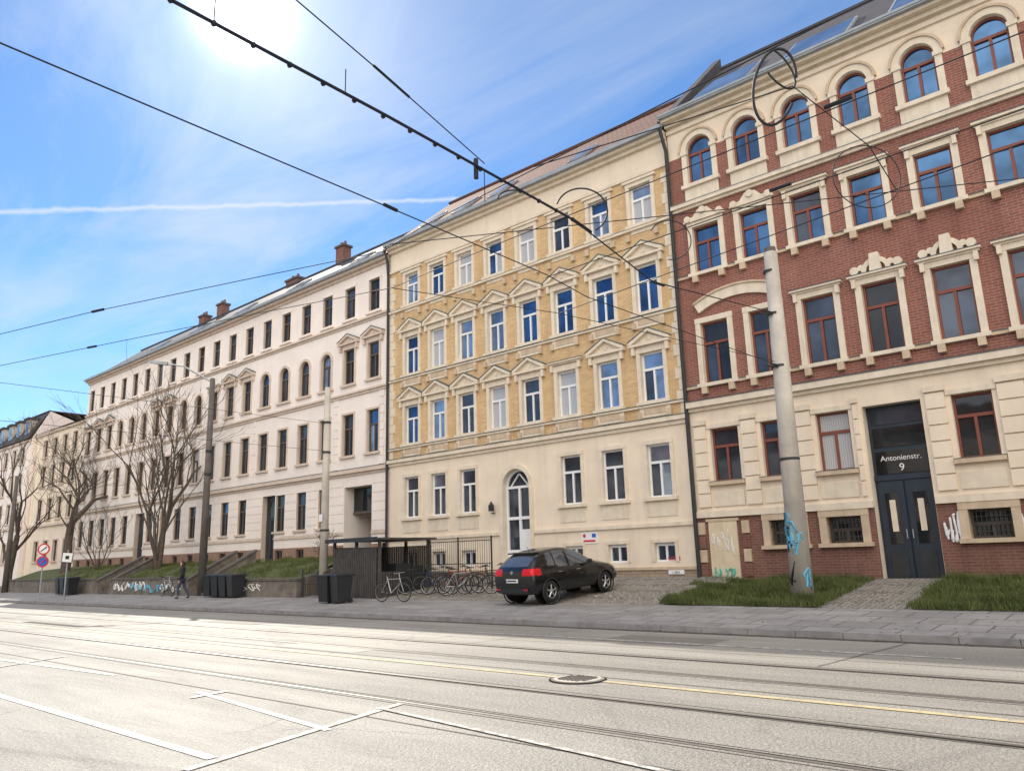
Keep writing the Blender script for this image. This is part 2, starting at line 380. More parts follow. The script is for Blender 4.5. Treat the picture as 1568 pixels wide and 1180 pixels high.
for i,x in enumerate(C):
    if i!=3:
        b.window(x,1.0,3.97,5.76,'red_frame',DG,Y,dy=.22); b.box('sills','sand_trim',x-.62,x+.62,Y-.16,Y+.01,3.84,3.967)
        b.box('sills','cream_trim',x-.55,x+.55,Y-.04,Y+.01,3.15,3.6)
        b.box('sills','flashing',x-.63,x+.63,Y-.17,Y,3.969,3.985)
    if i not in(0,3):
        b.window(x,1.0,1.83,2.6,'brown_frame',[('glass_black',1)],Y,dy=.3,rm='sand_trim',transom=.5)
        b.surround(x,1.0,1.83,2.6,'sand_trim',Y,t=.22,p=.07)
        for k in range(9): b.cyl('basement_grilles','dark_metal',(x-.44+.11*k,Y+.05,1.83),(x-.44+.11*k,Y+.05,2.6),.012,n=5)
        for zz in (2.0,2.4): b.cyl('basement_grilles','dark_metal',(x-.49,Y+.04,zz),(x+.49,Y+.04,zz),.01,n=5)
    b.window(x,1.0,7.34,9.5,'red_frame',[('glass_dark',.7),('glass_black',.2),('glass_blue',.1)],Y); b.surround(x,1.0,7.34,9.5,'cream_trim',Y,t=.19,base=0)
    for sx in(-.5,.5):
        b.box('consoles','sand_trim',x+sx-.1,x+sx+.1,Y-.16,Y+.01,6.98,7.212)
        b.box('consoles','sand_trim',x+sx-.1,x+sx+.1,Y-.16,Y+.01,11.02,11.242)
    if i in(3,4):
        b.cornice(x,.85,9.68,'cream_trim',Y)
        b.ring('crests','cream_trim',x,9.85,.28,.42,0,180,10,Y-.12,Y+.01)
        b.ext('crests','cream_trim',[(x-.17,9.83),(x+.17,9.83),(x+.13,10.38),(x-.13,10.38)],Y-.18,Y+.01)
        for sx in(-1,1):
            b.cyl('crests','cream_trim',(x+sx*.62,Y-.13,9.96),(x+sx*.62,Y,9.96),.13,n=12); b.cyl('crests','cream_trim',(x+sx*.42,Y-.1,10.02),(x+sx*.42,Y,10.02),.1,n=10)
    elif i>1:
        b.cornice(x,.82,9.68,'cream_trim',Y)
    b.window(x,1.0,11.37,13.1,'red_frame',BG,Y); b.surround(x,1.0,11.37,13.1,'cream_trim',Y,t=.19)
    if i in(0,1):
        b.ext('crests','cream_trim',[(x-.8,13.3),(x+.8,13.3),(x+.75,13.42),(x+.4,13.46),(x+.18,13.7),(x-.18,13.7),(x-.4,13.46),(x-.75,13.42)],Y-.14,Y+.01)
        for sx in(-1,1): b.cyl('crests','cream_trim',(x+sx*.62,Y-.17,13.42),(x+sx*.62,Y,13.42),.12,n=12)
        b.cyl('crests','cream_trim',(x,Y-.2,13.62),(x,Y,13.62),.13,n=12)
    else: b.cornice(x,.8,13.28,'cream_trim',Y,h=.14)
    b.window(x,.96,14.78,16.6,'red_frame',[('glass_blue',.9),('glass_dark',.1)],Y,arch=True,wallm='cream_plaster')
    for sx in(-1,1):
        xa=x+sx*.484; xb=x+sx*.68
        b.box('surrounds','cream_trim',min(xa,xb),max(xa,xb),Y-.06,Y+.01,14.78,15.98)
        b.box('imposts','cream_trim',min(xa,xb)-.04,max(xa,xb)+.04,Y-.1,Y+.01,15.983,16.12)
    b.ring('arches','cream_trim',x,16.123,.49,.70,0,180,16,Y-.06,Y+.01)
    b.ring('arches','sand_trim',x,16.123,.703,.78,0,180,16,Y-.11,Y+.01)
    b.box('sills','cream_trim',x-.74,x+.74,Y-.15,Y+.01,14.64,14.777)
    b.box('panels','cream_trim',x-.66,x+.66,Y-.04,Y+.01,14.2,14.637)
b.ring('segmental_arch','cream_trim',-10.61,7.15,3.05,3.4,63,117,14,Y-.1,Y+.01)
b.ring('segmental_arch','sand_trim',-10.61,7.15,3.403,3.47,63,117,14,Y-.15,Y+.01)
for (z,h,p,m) in [(2.8,.2,.1,'cream_trim'),(6.42,.12,.1,'cream_trim'),(6.543,.2,.22,'cream_trim'),(7.215,.1,.08,'sand_trim'),(11.245,.1,.08,'sand_trim'),(13.84,.1,.1,'cream_trim'),(13.943,.14,.2,'cream_trim'),(17.05,.14,.08,'cream_trim'),(17.3,.15,.18,'cream_trim'),(17.453,.15,.4,'cream_trim')]:
    if z<3: 
        for a,c in((x0,DX0-.02),(DX1+.02,x1)): b.box('string_courses',m,a,c,Y-p,Y+.01,z,z+h)
    else: b.box('string_courses',m,x0,x1,Y-p,Y+.012,z,z+h)
b.box('flashings','flashing',x0,x1,Y-.24,Y+.01,6.746,6.775)
for z in (7.318,11.348): b.box('flashings','flashing',x0,x1,Y-.10,Y+.005,z-.002,z+.016)
b.box('flashings','zinc',x0,x1,Y-.22,Y+.01,14.086,14.1)
b.box('gutter','zinc',x0-.05,x1,Y-.55,Y-.38,17.56,17.72); b.box('gutter','flashing',x0-.05,x1,Y-.56,Y+.2,17.606,17.63)
for i in range(len(C)+1):
    a=x0 if i==0 else C[i-1]+.5; c=x1 if i==len(C) else C[i]-.5
    if i==3: c=DX0
    if i==4: a=DX1
    a+=.14; c-=.14
    for k in range(6):
        zz=3.15+.46*k
        b.box('rustication','cream_plaster',a,c,Y-.075,Y+.01,zz,zz+.42)
    b.box('rustication','cream_trim',a-.03,c+.03,Y-.11,Y+.01,5.92,6.08)
for i,x in enumerate(C):
    if i!=3: b.box('lintels','cream_trim',x-.62,x+.62,Y-.045,Y+.01,5.77,5.91)
yd=Y+.35
for x in(DX0,DX1): b.box('door_reveal','cream_trim',x-(.004 if x==DX0 else -.0),x+(.0 if x==DX0 else .004),Y-.01,yd+.1,.3,5.78)
b.quad('door_reveal','cream_trim',(DX0,Y,5.78),(DX1,Y,5.78),(DX1,yd,5.78),(DX0,yd,5.78))
b.box('door','navy_paint',DX0,DX1,yd,yd+.06,.5,5.78)
xm=(DX0+DX1)/2
for sx in(-1,1):
    a=xm+sx*.03;c=xm+sx*.72; a,c=min(a,c),max(a,c)
    b.box('door_leaves','navy_paint',a,c,yd-.06,yd-.001,.62,3.55)
    b.box('door_glass','glass_black',a+.16,c-.16,yd-.075,yd-.061,1.75,3.2)
    b.box('door_grilles','cream_trim',(a+c)/2-.08,(a+c)/2+.08,yd-.09,yd-.076,2.1,3.0)
    b.box('door_leaves','dark_metal',a+.12,c-.12,yd-.085,yd-.061,.8,1.55)
    b.cyl('door_handles','rim',(xm+sx*.08,yd-.14,1.9),(xm+sx*.08,yd-.14,2.15),.015,n=8)
b.box('transom','navy_paint',DX0+.02,DX1-.02,yd-.09,yd-.002,3.57,3.72)
b.box('transom_glass','glass_black',DX0+.1,DX1-.1,yd-.03,yd-.003,3.76,4.42)
b.box('transom_glass','glass_black',DX0+.1,DX1-.1,yd-.03,yd-.003,4.55,5.12); b.box('transom_glass','glass_dark',DX0+.1,DX1-.1,yd-.03,yd-.003,5.22,5.68)
b.box('door_step','kerb_stone',DX0-.1,DX1+.1,Y-.5,yd,.55,.68); b.box('door_step','kerb_stone',DX0-.2,DX1+.2,Y-.85,Y-.503,.45,.6)
b.box('boarded_opening','board',-12.32,-11.32,Y-.05,Y+.01,.6,2.66); b.box('boarded_opening','sand_trim',-12.4,-11.24,Y-.07,Y+.01,2.663,2.75)
for k in range(4): b.box('quoins','sand_trim' if k%2 else 'dark_red_brick',x0+.02,x0+.27,Y-.06,Y+.01,.9+k*.45,1.3+k*.45)
for k in range(4): b.box('quoins','sand_trim' if k%2 else 'dark_red_brick',-11.15,-10.9,Y-.06,Y+.01,.9+k*.45,1.3+k*.45)
for k in range(5):
    skylight(b,-11.0+3.6*k,2.3,.2,.58,Y-.1,17.6,29.1,22.4)
b.add('parapet','slate',[(x0-.15,Y-.05,17.6),(x0-.15,Y-.05,17.9),(x0-.15,29.1,22.95),(x0-.15,29.1,17.6),(x0+.2,Y-.05,17.6),(x0+.2,Y-.05,17.9),(x0+.2,29.1,22.95),(x0+.2,29.1,17.6)],[(0,1,2,3),(7,6,5,4),(0,4,5,1),(1,5,6,2),(2,6,7,3)])
b.finish()
root=b.root
def text(s,loc,size,m,parent,rot=(math.pi/2,0,0)):
    cu=D.curves.new('sign_text','FONT'); cu.body=s; cu.size=size; cu.extrude=.003; cu.align_x='CENTER'; cu.materials.append(MATS[m])
    o=D.objects.new('sign_text',cu); o.location=loc; o.rotation_euler=rot; scene.collection.objects.link(o); o.parent=parent
text('Antonienstr.',(xm,yd-.04,4.14),.22,'white_paint_sign',root); text('9',(xm,yd-.04,3.83),.3,'white_paint_sign',root)
def graffiti(cx,cz,w,h,y,m,r,n,parent,seed):
    rs=random.Random(seed); 
    for s in range(n):
        ox=cx-w/2+w*(s+.5)/n; pts=[]
        for k in range(7): pts.append((ox+rs.uniform(-.6,.6)*w/n,y,cz+rs.uniform(-.5,.5)*h))
        curve('graffiti_tag',pts,r,m,parent,res=1,kind='NURBS')
graffiti(-5.02,2.1,.5,1.0,Y-.02,'graffiti_white',.03,5,root,3); graffiti(-3.2,2.2,.9,1.0,Y-.02,'graffiti_white',.03,6,root,5); graffiti(-1.2,2.2,.8,.9,Y-.02,'graffiti_white',.03,5,root,25)
graffiti(-11.85,2.0,.8,.9,Y-.055,'graffiti_white',.014,5,root,6); graffiti(-11.8,1.0,.8,.4,Y-.055,'graffiti_green',.022,5,root,8)

# ------------------------------------------------------------------ B2 yellow brick building
b=B('yellow_brick_apartment_building')
x0,x1=-28.85,-12.78
C=[-27.2,-25.4,-23.55,-21.68,-19.82,-17.95,-16.0,-14.05]
H=[];G2=[('glass_sky',.40),('glass_curtain',.2),('glass_blue',.25),('glass_dark',.15)]
for i,x in enumerate(C):
    if i not in(3,4): H.append((x-.47,x+.47,3.62,5.5)); 
    if i in (2,5,6,7,0,1): H.append((x-.4,x+.4,1.4,2.05))
    H+= [(x-.47,x+.47,7.07,8.9),(x-.47,x+.47,10.45,12.32),(x-.47,x+.47,13.97,15.56)]
DXc=-20.8; H.append((DXc-.72,DXc+.72,.5,5.25))
b.wall('plinth_wall','plinth_stone',x0,x1,.2,1.15,H,Y)
b.wall('ground_floor_wall','cream_plaster',x0,x1,1.15,6.3,H,Y)
b.wall('brick_wall','yellow_brick',x0,x1,6.3,15.95,H,Y)
b.wall('frieze_wall','cream_plaster',x0,x1,15.95,17.2,H,Y)
shell(b,x0,x1,Y,.2,17.3,28.3,21.3,'cream_plaster','red_tile',ov=.3)
for i,x in enumerate(C):
    if i not in(3,4):
        b.window(x,.94,3.62,5.5,'white_frame',[('glass_dark',.8),('glass_sky',.2)],Y); b.surround(x,.94,3.62,5.5,'cream_trim',Y,t=.15,p=.04)
        b.box('aprons','cream_trim',x-.6,x+.6,Y-.025,Y+.01,2.95,3.45)
    if i in (2,5,6,7,0,1):
        b.window(x,.8,1.4,2.05,'white_frame',[('glass_dark',1)],Y,transom=.9); b.surround(x,.8,1.4,2.05,'cream_trim',Y,t=.13,p=.035,sill=False)
    for (a,c,k) in((7.07,8.9,0),(10.45,12.32,1),(13.97,15.56,2)):
        b.window(x,.94,a,c,'white_frame',G2,Y); b.surround(x,.94,a,c,'cream_trim',Y,t=.16)
        if k<2:
            if k==0 and i==5: b.cornice(x,.84,c+.28,'cream_trim',Y)
            else: b.pediment(x,.86,c+.26,.62,'cream_trim',Y)
            b.box('surrounds','cream_trim',x-.62,x+.62,Y-.05,Y+.01,c+.165,c+.257)
            b.box('aprons','cream_trim',x-.64,x+.64,Y-.04,Y+.01,a-.58,a-.125)
            b.box('aprons','sand_trim',x-.45,x+.45,Y-.055,Y-.0,a-.48,a-.24)
        else:
            b.box('window_cornices','cream_trim',x-.74,x+.74,Y-.13,Y+.01,c+.164,c+.26); b.box('aprons','cream_trim',x-.5,x+.5,Y-.03,Y+.01,a-.36,a-.125)
        for sx in(-1,1): b.box('consoles','sand_trim',x+sx*.62-.08,x+sx*.62+.08,Y-.13,Y+.01,a-.62,a-.37)
for (z,h,p,m) in [(2.6,.13,.08,'cream_trim'),(1.13,.1,.05,'sand_trim'),(6.1,.14,.08,'cream_trim'),(6.243,.16,.18,'cream_trim'),(6.85,.08,.1,'cream_trim'),(10.22,.08,.1,'cream_trim'),(13.75,.1,.12,'cream_trim'),(15.9,.12,.07,'cream_trim'),(16.95,.15,.16,'cream_trim'),(17.103,.16,.34,'cream_trim')]:
    if z<3:
        for a,c in((x0,DXc-.9),(DXc+.9,x1)): b.box('string_courses',m,a,c,Y-p,Y+.012,z,z+h)
    else: b.box('string_courses',m,x0,x1,Y-p,Y+.012,z,z+h)
for z in(6.405,6.932,10.302,13.852): b.box('flashings','flashing',x0,x1,Y-.2 if z<6.5 else Y-.125,Y+.01,z,z+.02)
b.box('gutter','zinc',x0,x1+.05,Y-.52,Y-.345,17.22,17.38); b.box('gutter','zinc',x0,x1,Y-.35,Y,17.266,17.29)
for k in range(22):
    for (xa,xb) in((x0,x0+.42),(x1-.35,x1-.02)):
        zz=6.45+k*.42
        if k%2: b.box('quoins','cream_trim',xa,xb,Y-.03,Y+.01,zz,zz+.4)
        else: b.box('quoins','cream_trim',xa if xa==x0 else xa+.12,xb-.12 if xa==x0 else xb,Y-.03,Y+.01,zz,zz+.4)
r=.72; zs=5.25-r
b.ring('door_arch','cream_trim',DXc,zs,r+.003,r+.2,0,180,18,Y-.07,Y+.01)
for sx in(-1,1):
    xa,xb=sorted((DXc+sx*(r+.003),DXc+sx*(r+.2))); b.box('door_arch','cream_trim',xa,xb,Y-.07,Y+.01,.85,zs)
    b.quad('reveals','cream_trim',(DXc+sx*r,Y,.5),(DXc+sx*r,Y+.3,.5),(DXc+sx*r,Y+.3,zs),(DXc+sx*r,Y,zs))
for i in range(16):
    t0=math.pi*i/16;t1=math.pi*(i+1)/16;a=(DXc+r*math.cos(t0),zs+r*math.sin(t0));c=(DXc+r*math.cos(t1),zs+r*math.sin(t1))
    b.quad('spandrels','cream_plaster',(c[0],Y,c[1]),(a[0],Y,a[1]),(a[0],Y,5.25),(c[0],Y,5.25))
    b.quad('reveals','cream_trim',(a[0],Y,a[1]),(a[0],Y+.3,a[1]),(c[0],Y+.3,c[1]),(c[0],Y,c[1]))
b.add('window_glass_glass_dark','glass_dark',[(DXc-r,Y+.27,.9),(DXc+r,Y+.27,.9)]+[(DXc+r*math.cos(math.pi*i/16),Y+.27,zs+r*math.sin(math.pi*i/16)) for i in range(17)],[tuple(range(19))])
f='white_frame'
b.ring('door','white_frame',DXc,zs,r-.09,r,0,180,16,Y+.2,Y+.28)
for sx in(-1,1):
    xa,xb=sorted((DXc+sx*(r-.09),DXc+sx*r)); b.box('door',f,xa,xb,Y+.2,Y+.28,.9,zs)
    b.ext('door',f,[(DXc-.03+sx*.0,zs+.55),(DXc+.03,zs+.55),(DXc+sx*.5+.03,zs),(DXc+sx*.5-.03,zs)],Y+.205,Y+.275)
b.box('door',f,DXc-r+.09,DXc+r-.09,Y+.19,Y+.28,zs-.06,zs+.04)
b.box('door',f,DXc-r+.09,DXc+r-.09,Y+.19,Y+.28,3.2,3.32); b.box('door',f,DXc-.05,DXc+.05,Y+.19,Y+.28,3.32,zs-.06)
b.box('door',f,DXc-r+.09,DXc+r-.09,Y+.21,Y+.28,.9,2.0); b.box('door',f,DXc-.06,DXc+.06,Y+.2,Y+.28,2.0,3.2)
b.box('door',f,DXc-.06,DXc+r-.09,Y+.215,Y+.278,2.0,2.8)
b.box('door_step','kerb_stone',DXc-.95,DXc+.95,Y-.5,Y+.3,.75,.92)
b.box('wall_lantern','dark_metal',-22.1,-21.95,Y-.3,Y-.12,3.6,3.85); b.cyl('wall_lantern','dark_metal',(-22.02,Y-.21,3.85),(-22.02,Y-.21,4.0),.1,.02,8); b.box('wall_lantern','dark_metal',-22.04,-22.0,Y-.2,Y,3.5,3.54)
b.box('parking_sign','white_paint_sign',-17.6,-16.85,Y-.03,Y,2.12,2.54); b.box('parking_sign','sign_blue',-17.1,-16.92,Y-.035,Y-.031,2.34,2.48); b.cyl('parking_sign','sign_red',(-17.45,Y-.037,2.41),(-17.45,Y-.031,2.41),.07); b.box('parking_sign','sign_red',-17.5,-16.95,Y-.035,Y-.031,2.18,2.25)
b.box('number_sign','white_paint_sign',-13.95,-13.35,Y-.06,Y,.98,1.12)
for k in range(3): skylight(b,-27.0+2.4*k,.75,.2,.5,Y-.3,17.3,28.3,21.3)
for k in (-17.5,): skylight(b,k,.75,.2,.5,Y-.3,17.3,28.3,21.3)
b.finish(); root2=b.root
text('L 3333',(-13.65,Y-.065,1.01),.1,'wire_black',root2); graffiti(-13.7,1.5,.5,.2,Y-.01,'sign_red',.008,5,root2,9)

# ------------------------------------------------------------------ B3 plaster building
b=B('plaster_apartment_building')
x0,x1=-67.4,-28.92
C=[-30.1-2.02*i for i in range(19)]
H=[];PG=[('glass_dark',.5),('glass_black',.36),('glass_blue',.04),('glass_curtain',.06),('glass_sky',.04)]
typ={0:'p',1:'p',2:'a',3:'a',4:'a',5:'a',6:'p',7:'p',8:'f',9:'a',10:'a',11:'p',12:'p',13:'a',14:'a',15:'a',16:'p',17:'p',18:'f'}
GA=(-32.35,-30.15); D1=(-40.0,-38.7); D2=(-56.6,-55.2)
def isdoor(x): return any(a-.5<x<c+.5 for a,c in(GA,)) or any(a-.3<x<c+.3 for a,c in(D1,D2))
w=.88
for i,x in enumerate(C):
    if not (-33<x<-29.5) and not isdoor(x): H.append((x-w/2,x+w/2,3.47,5.46))
    if not isdoor(x): H.append((x-.35,x+.35,1.95,2.45))
    H+=[(x-w/2,x+w/2,7.0,9.14),(x-w/2,x+w/2,14.3,16.05)]
    H.append((x-w/2,x+w/2,10.75,12.75 if typ[i]=='a' else 12.64))
H.append((GA[0],GA[1],1.0,5.4)); H.append((D1[0],D1[1],1.2,5.5)); H.append((D2[0],D2[1],1.2,5.5))
b.wall('plinth_wall','brown_plinth',x0,x1,.5,2.55,H,Y)
b.wall('facade_wall','pink_plaster',x0,x1,2.55,17.0,H,Y)
shell(b,x0,x1,Y,.5,17.0,28.0,20.4,'pink_plaster','slate',ov=.3)
for i,x in enumerate(C):
    if not (-33<x<-29.5) and not isdoor(x):
        b.window(x,w,3.47,5.46,'brown_frame',PG,Y,rm='pink_trim'); b.box('sills','pink_trim',x-.6,x+.6,Y-.12,Y+.01,3.36,3.467)
    if not isdoor(x): b.window(x,.7,1.95,2.45,'brown_frame',[('glass_black',1)],Y,rm='brown_plinth',transom=.9)
    b.window(x,w,7.0,9.14,'brown_frame',PG,Y,rm='pink_trim'); b.surround(x,w,7.0,9.14,'pink_trim',Y,t=.11,p=.04)
    b.window(x,w,14.3,16.05,'brown_frame',PG,Y,rm='pink_trim'); b.surround(x,w,14.3,16.05,'pink_plaster',Y,t=.12,p=.04)
    if typ[i]=='a':
        b.window(x,w,10.75,12.75,'brown_frame',PG,Y,arch=True,rm='pink_trim',wallm='pink_plaster')
        b.ring('arches','pink_trim',x,12.31,.443,.60,0,180,14,Y-.06,Y+.01)
        for sx in(-1,1):
            xa,xb=sorted((x+sx*.443,x+sx*.57)); b.box('surrounds','pink_trim',xa,xb,Y-.05,Y+.01,10.75,12.307)
        b.box('sills','pink_trim',x-.7,x+.7,Y-.13,Y+.01,10.63,10.747)
    else:
        b.window(x,w,10.75,12.64,'brown_frame',PG,Y,rm='pink_trim'); b.surround(x,w,10.75,12.64,'pink_trim',Y,t=.13,p=.05)
        if typ[i]=='p': b.pediment(x,.85,12.9,.55,'pink_trim',Y)
        else: b.cornice(x,.8,12.9,'pink_trim',Y)
for (z,h,p) in [(3.02,.14,.06),(5.95,.12,.08),(6.073,.2,.2),(10.05,.12,.08),(10.173,.1,.15),(13.85,.1,.07),(13.953,.1,.16),(16.65,.15,.12),(16.803,.17,.32)]:
    if z<4: 
        for a,c in [(x0,D2[0]),(D2[1],D1[0]),(D1[1],GA[0]),(GA[1],x1)]: b.box('string_courses','pink_trim',a+.02,c-.02,Y-p,Y+.012,z,z+h)
    else: b.box('string_courses','pink_trim',x0,x1,Y-p,Y+.012,z,z+h)
b.box('flashings','flashing',x0,x1,Y-.22,Y+.01,6.275,6.295)
b.box('gutter','zinc',x0,x1,Y-.5,Y-.325,16.93,17.08); b.box('gutter','zinc',x0,x1,Y-.33,Y,16.976,16.997)
edges=sorted([(x-w/2,x+w/2) for x in C if not(-33<x<-29.5) and not isdoor(x)]+[GA,D1,D2])
cur=x0
for a,c in edges+[(x1,x1)]:
    for k in range(6):
        zz=3.2+k*.45
        if a-cur>.25: b.box('rustication','pink_plaster',cur+.06,a-.06,Y-.03,Y+.01,zz,zz+.41)
    cur=c
for xp in (x1-.5,C[1]-1.01,C[5]-1.01,C[8]-1.01,C[12]-1.01):
    for k in range(9):
        zz=6.35+.42*k
        b.box('pilasters','pink_plaster',xp-.2+(.05 if k%2 else 0),xp+.2-(.05 if k%2 else 0),Y-.035,Y+.01,zz,zz+.38)
for x in GA: b.quad('gateway','pink_plaster',(x,Y,1.0),(x,Y+3,1.0),(x,Y+3,5.4),(x,Y,5.4))
b.quad('gateway','pink_plaster',(GA[0],Y,5.4),(GA[1],Y,5.4),(GA[1],Y+3,5.4),(GA[0],Y+3,5.4))
b.quad('gateway','brown_plinth',(GA[0],Y+3,1.0),(GA[1],Y+3,1.0),(GA[1],Y+3,5.4),(GA[0],Y+3,5.4))
b.box('gateway','glass_black',GA[0]+.02,GA[1]-.02,Y+.6,Y+.65,4.2,5.38); b.box('gateway','brown_frame',GA[0]+.02,GA[1]-.02,Y+.55,Y+.7,4.08,4.2)
for a,c in(D1,D2):
    b.box('door','navy_paint',a,c,Y+.3,Y+.35,1.2,5.5); b.box('door_glass','glass_black',a+.15,c-.15,Y+.28,Y+.299,4.3,5.3)
    for sx in(0,1): b.box('door_leaves','dark_metal',a+.08+sx*(c-a)/2,a+(c-a)/2-.04+sx*(c-a)/2,Y+.26,Y+.299,1.7,4.15)
    for x in(a,c): b.quad('reveals','pink_trim',(x,Y,1.2),(x,Y+.3,1.2),(x,Y+.3,5.5),(x,Y,5.5))
    b.quad('reveals','pink_trim',(a,Y,5.5),(c,Y,5.5),(c,Y+.3,5.5),(a,Y+.3,5.5))
chimney(b,-38.6,28.2,19,21.5,.8); chimney(b,-53.8,28.2,19,21.3,.8); chimney(b,-56.6,28.2,19,21.0,.8)
chimney(b,-44,28.2,19.5,20.7,1.4)
for k in range(5): skylight(b,-33+-6.2*k,.8,.25,.55,Y-.3,17.0,28.0,20.4)
b.finish()
for nm,pts,m in (('downpipe',[(-28.88,Y-.42,17.2),(-28.88,Y-.12,16.5),(-28.88,Y-.12,1.0)],'dark_metal'),('downpipe',[(-12.8,Y-.45,17.5),(-12.78,Y-.35,17.0),(-12.75,Y-.14,16.4),(-12.75,Y-.14,.8)],'dark_metal')):
    curve(nm,pts,.065,m)
# ------------------------------------------------------------------ far buildings
def farb(name,x0,x1,y,ze,wm,roofm,rows,sp,mans=False):
    b=B(name); n=int((x1-x0-1)/sp); C=[x0+ (x1-x0-(n-1)*sp)/2+i*sp for i in range(n)]; H=[]
    for x in C:
        for a,c in rows: H.append((x-.5,x+.5,a,c))
    b.wall('facade_wall',wm,x0,x1,.2,ze,H,y)
    shell(b,x0,x1,y,.2,ze,y+(1.4 if mans else 5),ze+(2.9 if mans else 2.5),wm,roofm)
    for x in C:
        for a,c in rows:
            b.window(x,1.0,a,c,'brown_frame',[('glass_dark',.8),('glass_blue',.2)],y,rm=wm); b.surround(x,1.0,a,c,'pink_trim',y,t=.14)
    for z in(5.7,ze-.25): b.box('string_courses','pink_trim',x0,x1,y-.2,y+.01,z,z+.2)
    if mans:
        b.box('flat_roof','slate',x0,x1,y+1.4,y+8.6,ze+2.85,ze+2.95)
        for x in C[::1]:
            b.box('dormers','grey_plaster',x-.55,x+.55,y+.1,y+1.5,ze+.4,ze+2.1); b.box('dormers','slate',x-.7,x+.7,y-.1,y+1.6,ze+2.103,ze+2.3); b.box('dormers','glass_sky',x-.38,x+.38,y+.06,y+.098,ze+.6,ze+1.9)
    b.finish()
farb('grey_apartment_building',-83.5,-68.6,25.5,14.6,'cream_plaster','red_tile',[(2.6,4.4),(6.3,8.2),(9.4,11.3),(12.2,13.8)],2.4)
farb('mansard_apartment_building',-135,-83.6,25.0,14.3,'pink_plaster','slate',[(2.6,4.4),(6.3,8.2),(9.2,11.0),(12.0,13.6)],2.5,True)
b=B('opposite_apartment_building')
b.box('walls','cream_plaster',-75,35,-22,-10,0,9.5)
b.add('roof','red_tile',[(-75,-9.6,9.5),(35,-9.6,9.5),(35,-16,13),(-75,-16,13),(35,-22.4,9.5),(-75,-22.4,9.5)],[(0,1,2,3),(3,2,4,5),(1,4,2),(0,3,5)])
for i in range(48):
    for z in(1.4,4.8):
        x=-73+2.25*i; b.box('windows','glass_dark',x-.5,x+.5,-9.999,-9.97,z,z+1.9); b.box('sills','cream_trim',x-.65,x+.65,-9.999,-9.85,z-.15,z)
b.finish()

# ------------------------------------------------------------------ ground
def sheet(name,m,rows,xs,smooth=False):
    V=[];F=[];n=len(xs)
    for (y,z) in rows:
        for x in xs: V.append((x,y,z))
    for j in range(len(rows)-1):
        for i in range(n-1): F.append((j*n+i,j*n+i+1,(j+1)*n+i+1,(j+1)*n+i))
    return meshobj(name,V,F,m)
meshobj('ground',[(-900,-900,-.04),(900,-900,-.04),(900,900,-.04),(-900,900,-.04)],[(0,1,2,3)],'earth')
sheet('road','asphalt',[(2.3,0),(15.5,0)],[-400,400])
KY=15.5
kb=B('kerb'); x=-140
while x<30:
    l=U(.9,1.1); kb.box('kerb_stones','kerb_stone',x,x+l-.012,KY,KY+.16,-.03,.12+U(-.006,.006)); x+=l
kb.box('gutter_strip','asphalt_dark',-140,30,KY-.25,KY-.01,.0,.005)
kb.finish()
kb=B('kerb'); x=-60
while x<20:
    l=U(.9,1.1); kb.box('kerb_stones','kerb_stone',x,x+l-.012,2.12,2.3,-.03,.12+U(-.006,.006)); x+=l
kb.finish()
sheet('pavement','paving',[(KY+.16,.118),(19.4,.29)],[-140,30])
sheet('pavement','paving',[(-10,.12),(2.12,.115)],[-140,40])
sheet('driveway','cobbles',[(19.4,.292),(21.5,.5),(24.02,.9)],[-29.2,-11.4])
sheet('entrance_path','cobbles',[(19.4,.294),(24.0,.80)],[-7.35,-5.15])
for nm,a,c in(('grass_lawn',-11.4,-7.35),('grass_lawn',-5.15,7)):
    sheet(nm,'grass_ground',[(19.4,.30),(19.6,.36),(24.0,.80)],[a,c])
ter=[(-37.1,-29.4),(-48.3,-39.3),(-67.6,-50.6)]
TZ=[(19.75,1.10),(21.6,1.75),(24.0,2.0)]
for a,c in ter: sheet('grass_terrace','grass_ground',TZ,[a,c])
sheet('terrace_floor','cobbles',[(21.7,1.53),(24.3,1.70)],[-39.4,-37.0]); sheet('terrace_floor','cobbles',[(21.7,1.53),(24.3,1.70)],[-50.7,-48.2])
sheet('back_ground','earth',[(19.4,.29),(25.5,.5)],[-140,-67.6])
def stone_wall(name,pts,top,y0=19.4,y1=19.78):
    b=B(name)
    b.box('wall','old_wall',pts[0],pts[1],y0,y1,.1,top); b.box('coping','concrete_dark',pts[0]-.04,pts[1]+.04,y0-.05,y1+.05,top+.002,top+.1); b.finish(); return b.root
w1=stone_wall('retaining_wall',(-48.3,-39.3),1.1); w2=stone_wall('retaining_wall',(-37.1,-29.4),1.0); w3=stone_wall('retaining_wall',(-67.6,-50.6),1.1)
graffiti(-45.8,.72,4.2,.6,19.385,'graffiti_white',.035,9,w1,12); graffiti(-43.5,.7,4.5,.6,19.38,'graffiti_blue',.035,6,w1,14); graffiti(-41,.7,2.5,.5,19.38,'graffiti_white',.035,5,w1,15); graffiti(-33.0,.65,2,.4,19.385,'graffiti_white',.02,3,w2,17)
b=B('side_retaining_wall'); b.add('wall','old_wall',[(-29.5,19.79,.1),(-29.15,19.79,.1),(-29.15,23.9,.1),(-29.5,23.9,.1),(-29.5,19.79,1.15),(-29.15,19.79,1.15),(-29.15,23.9,2.15),(-29.5,23.9,2.15)],[(0,3,2,1),(4,5,6,7),(0,1,5,4),(1,2,6,5),(2,3,7,6),(3,0,4,7)]); b.finish()
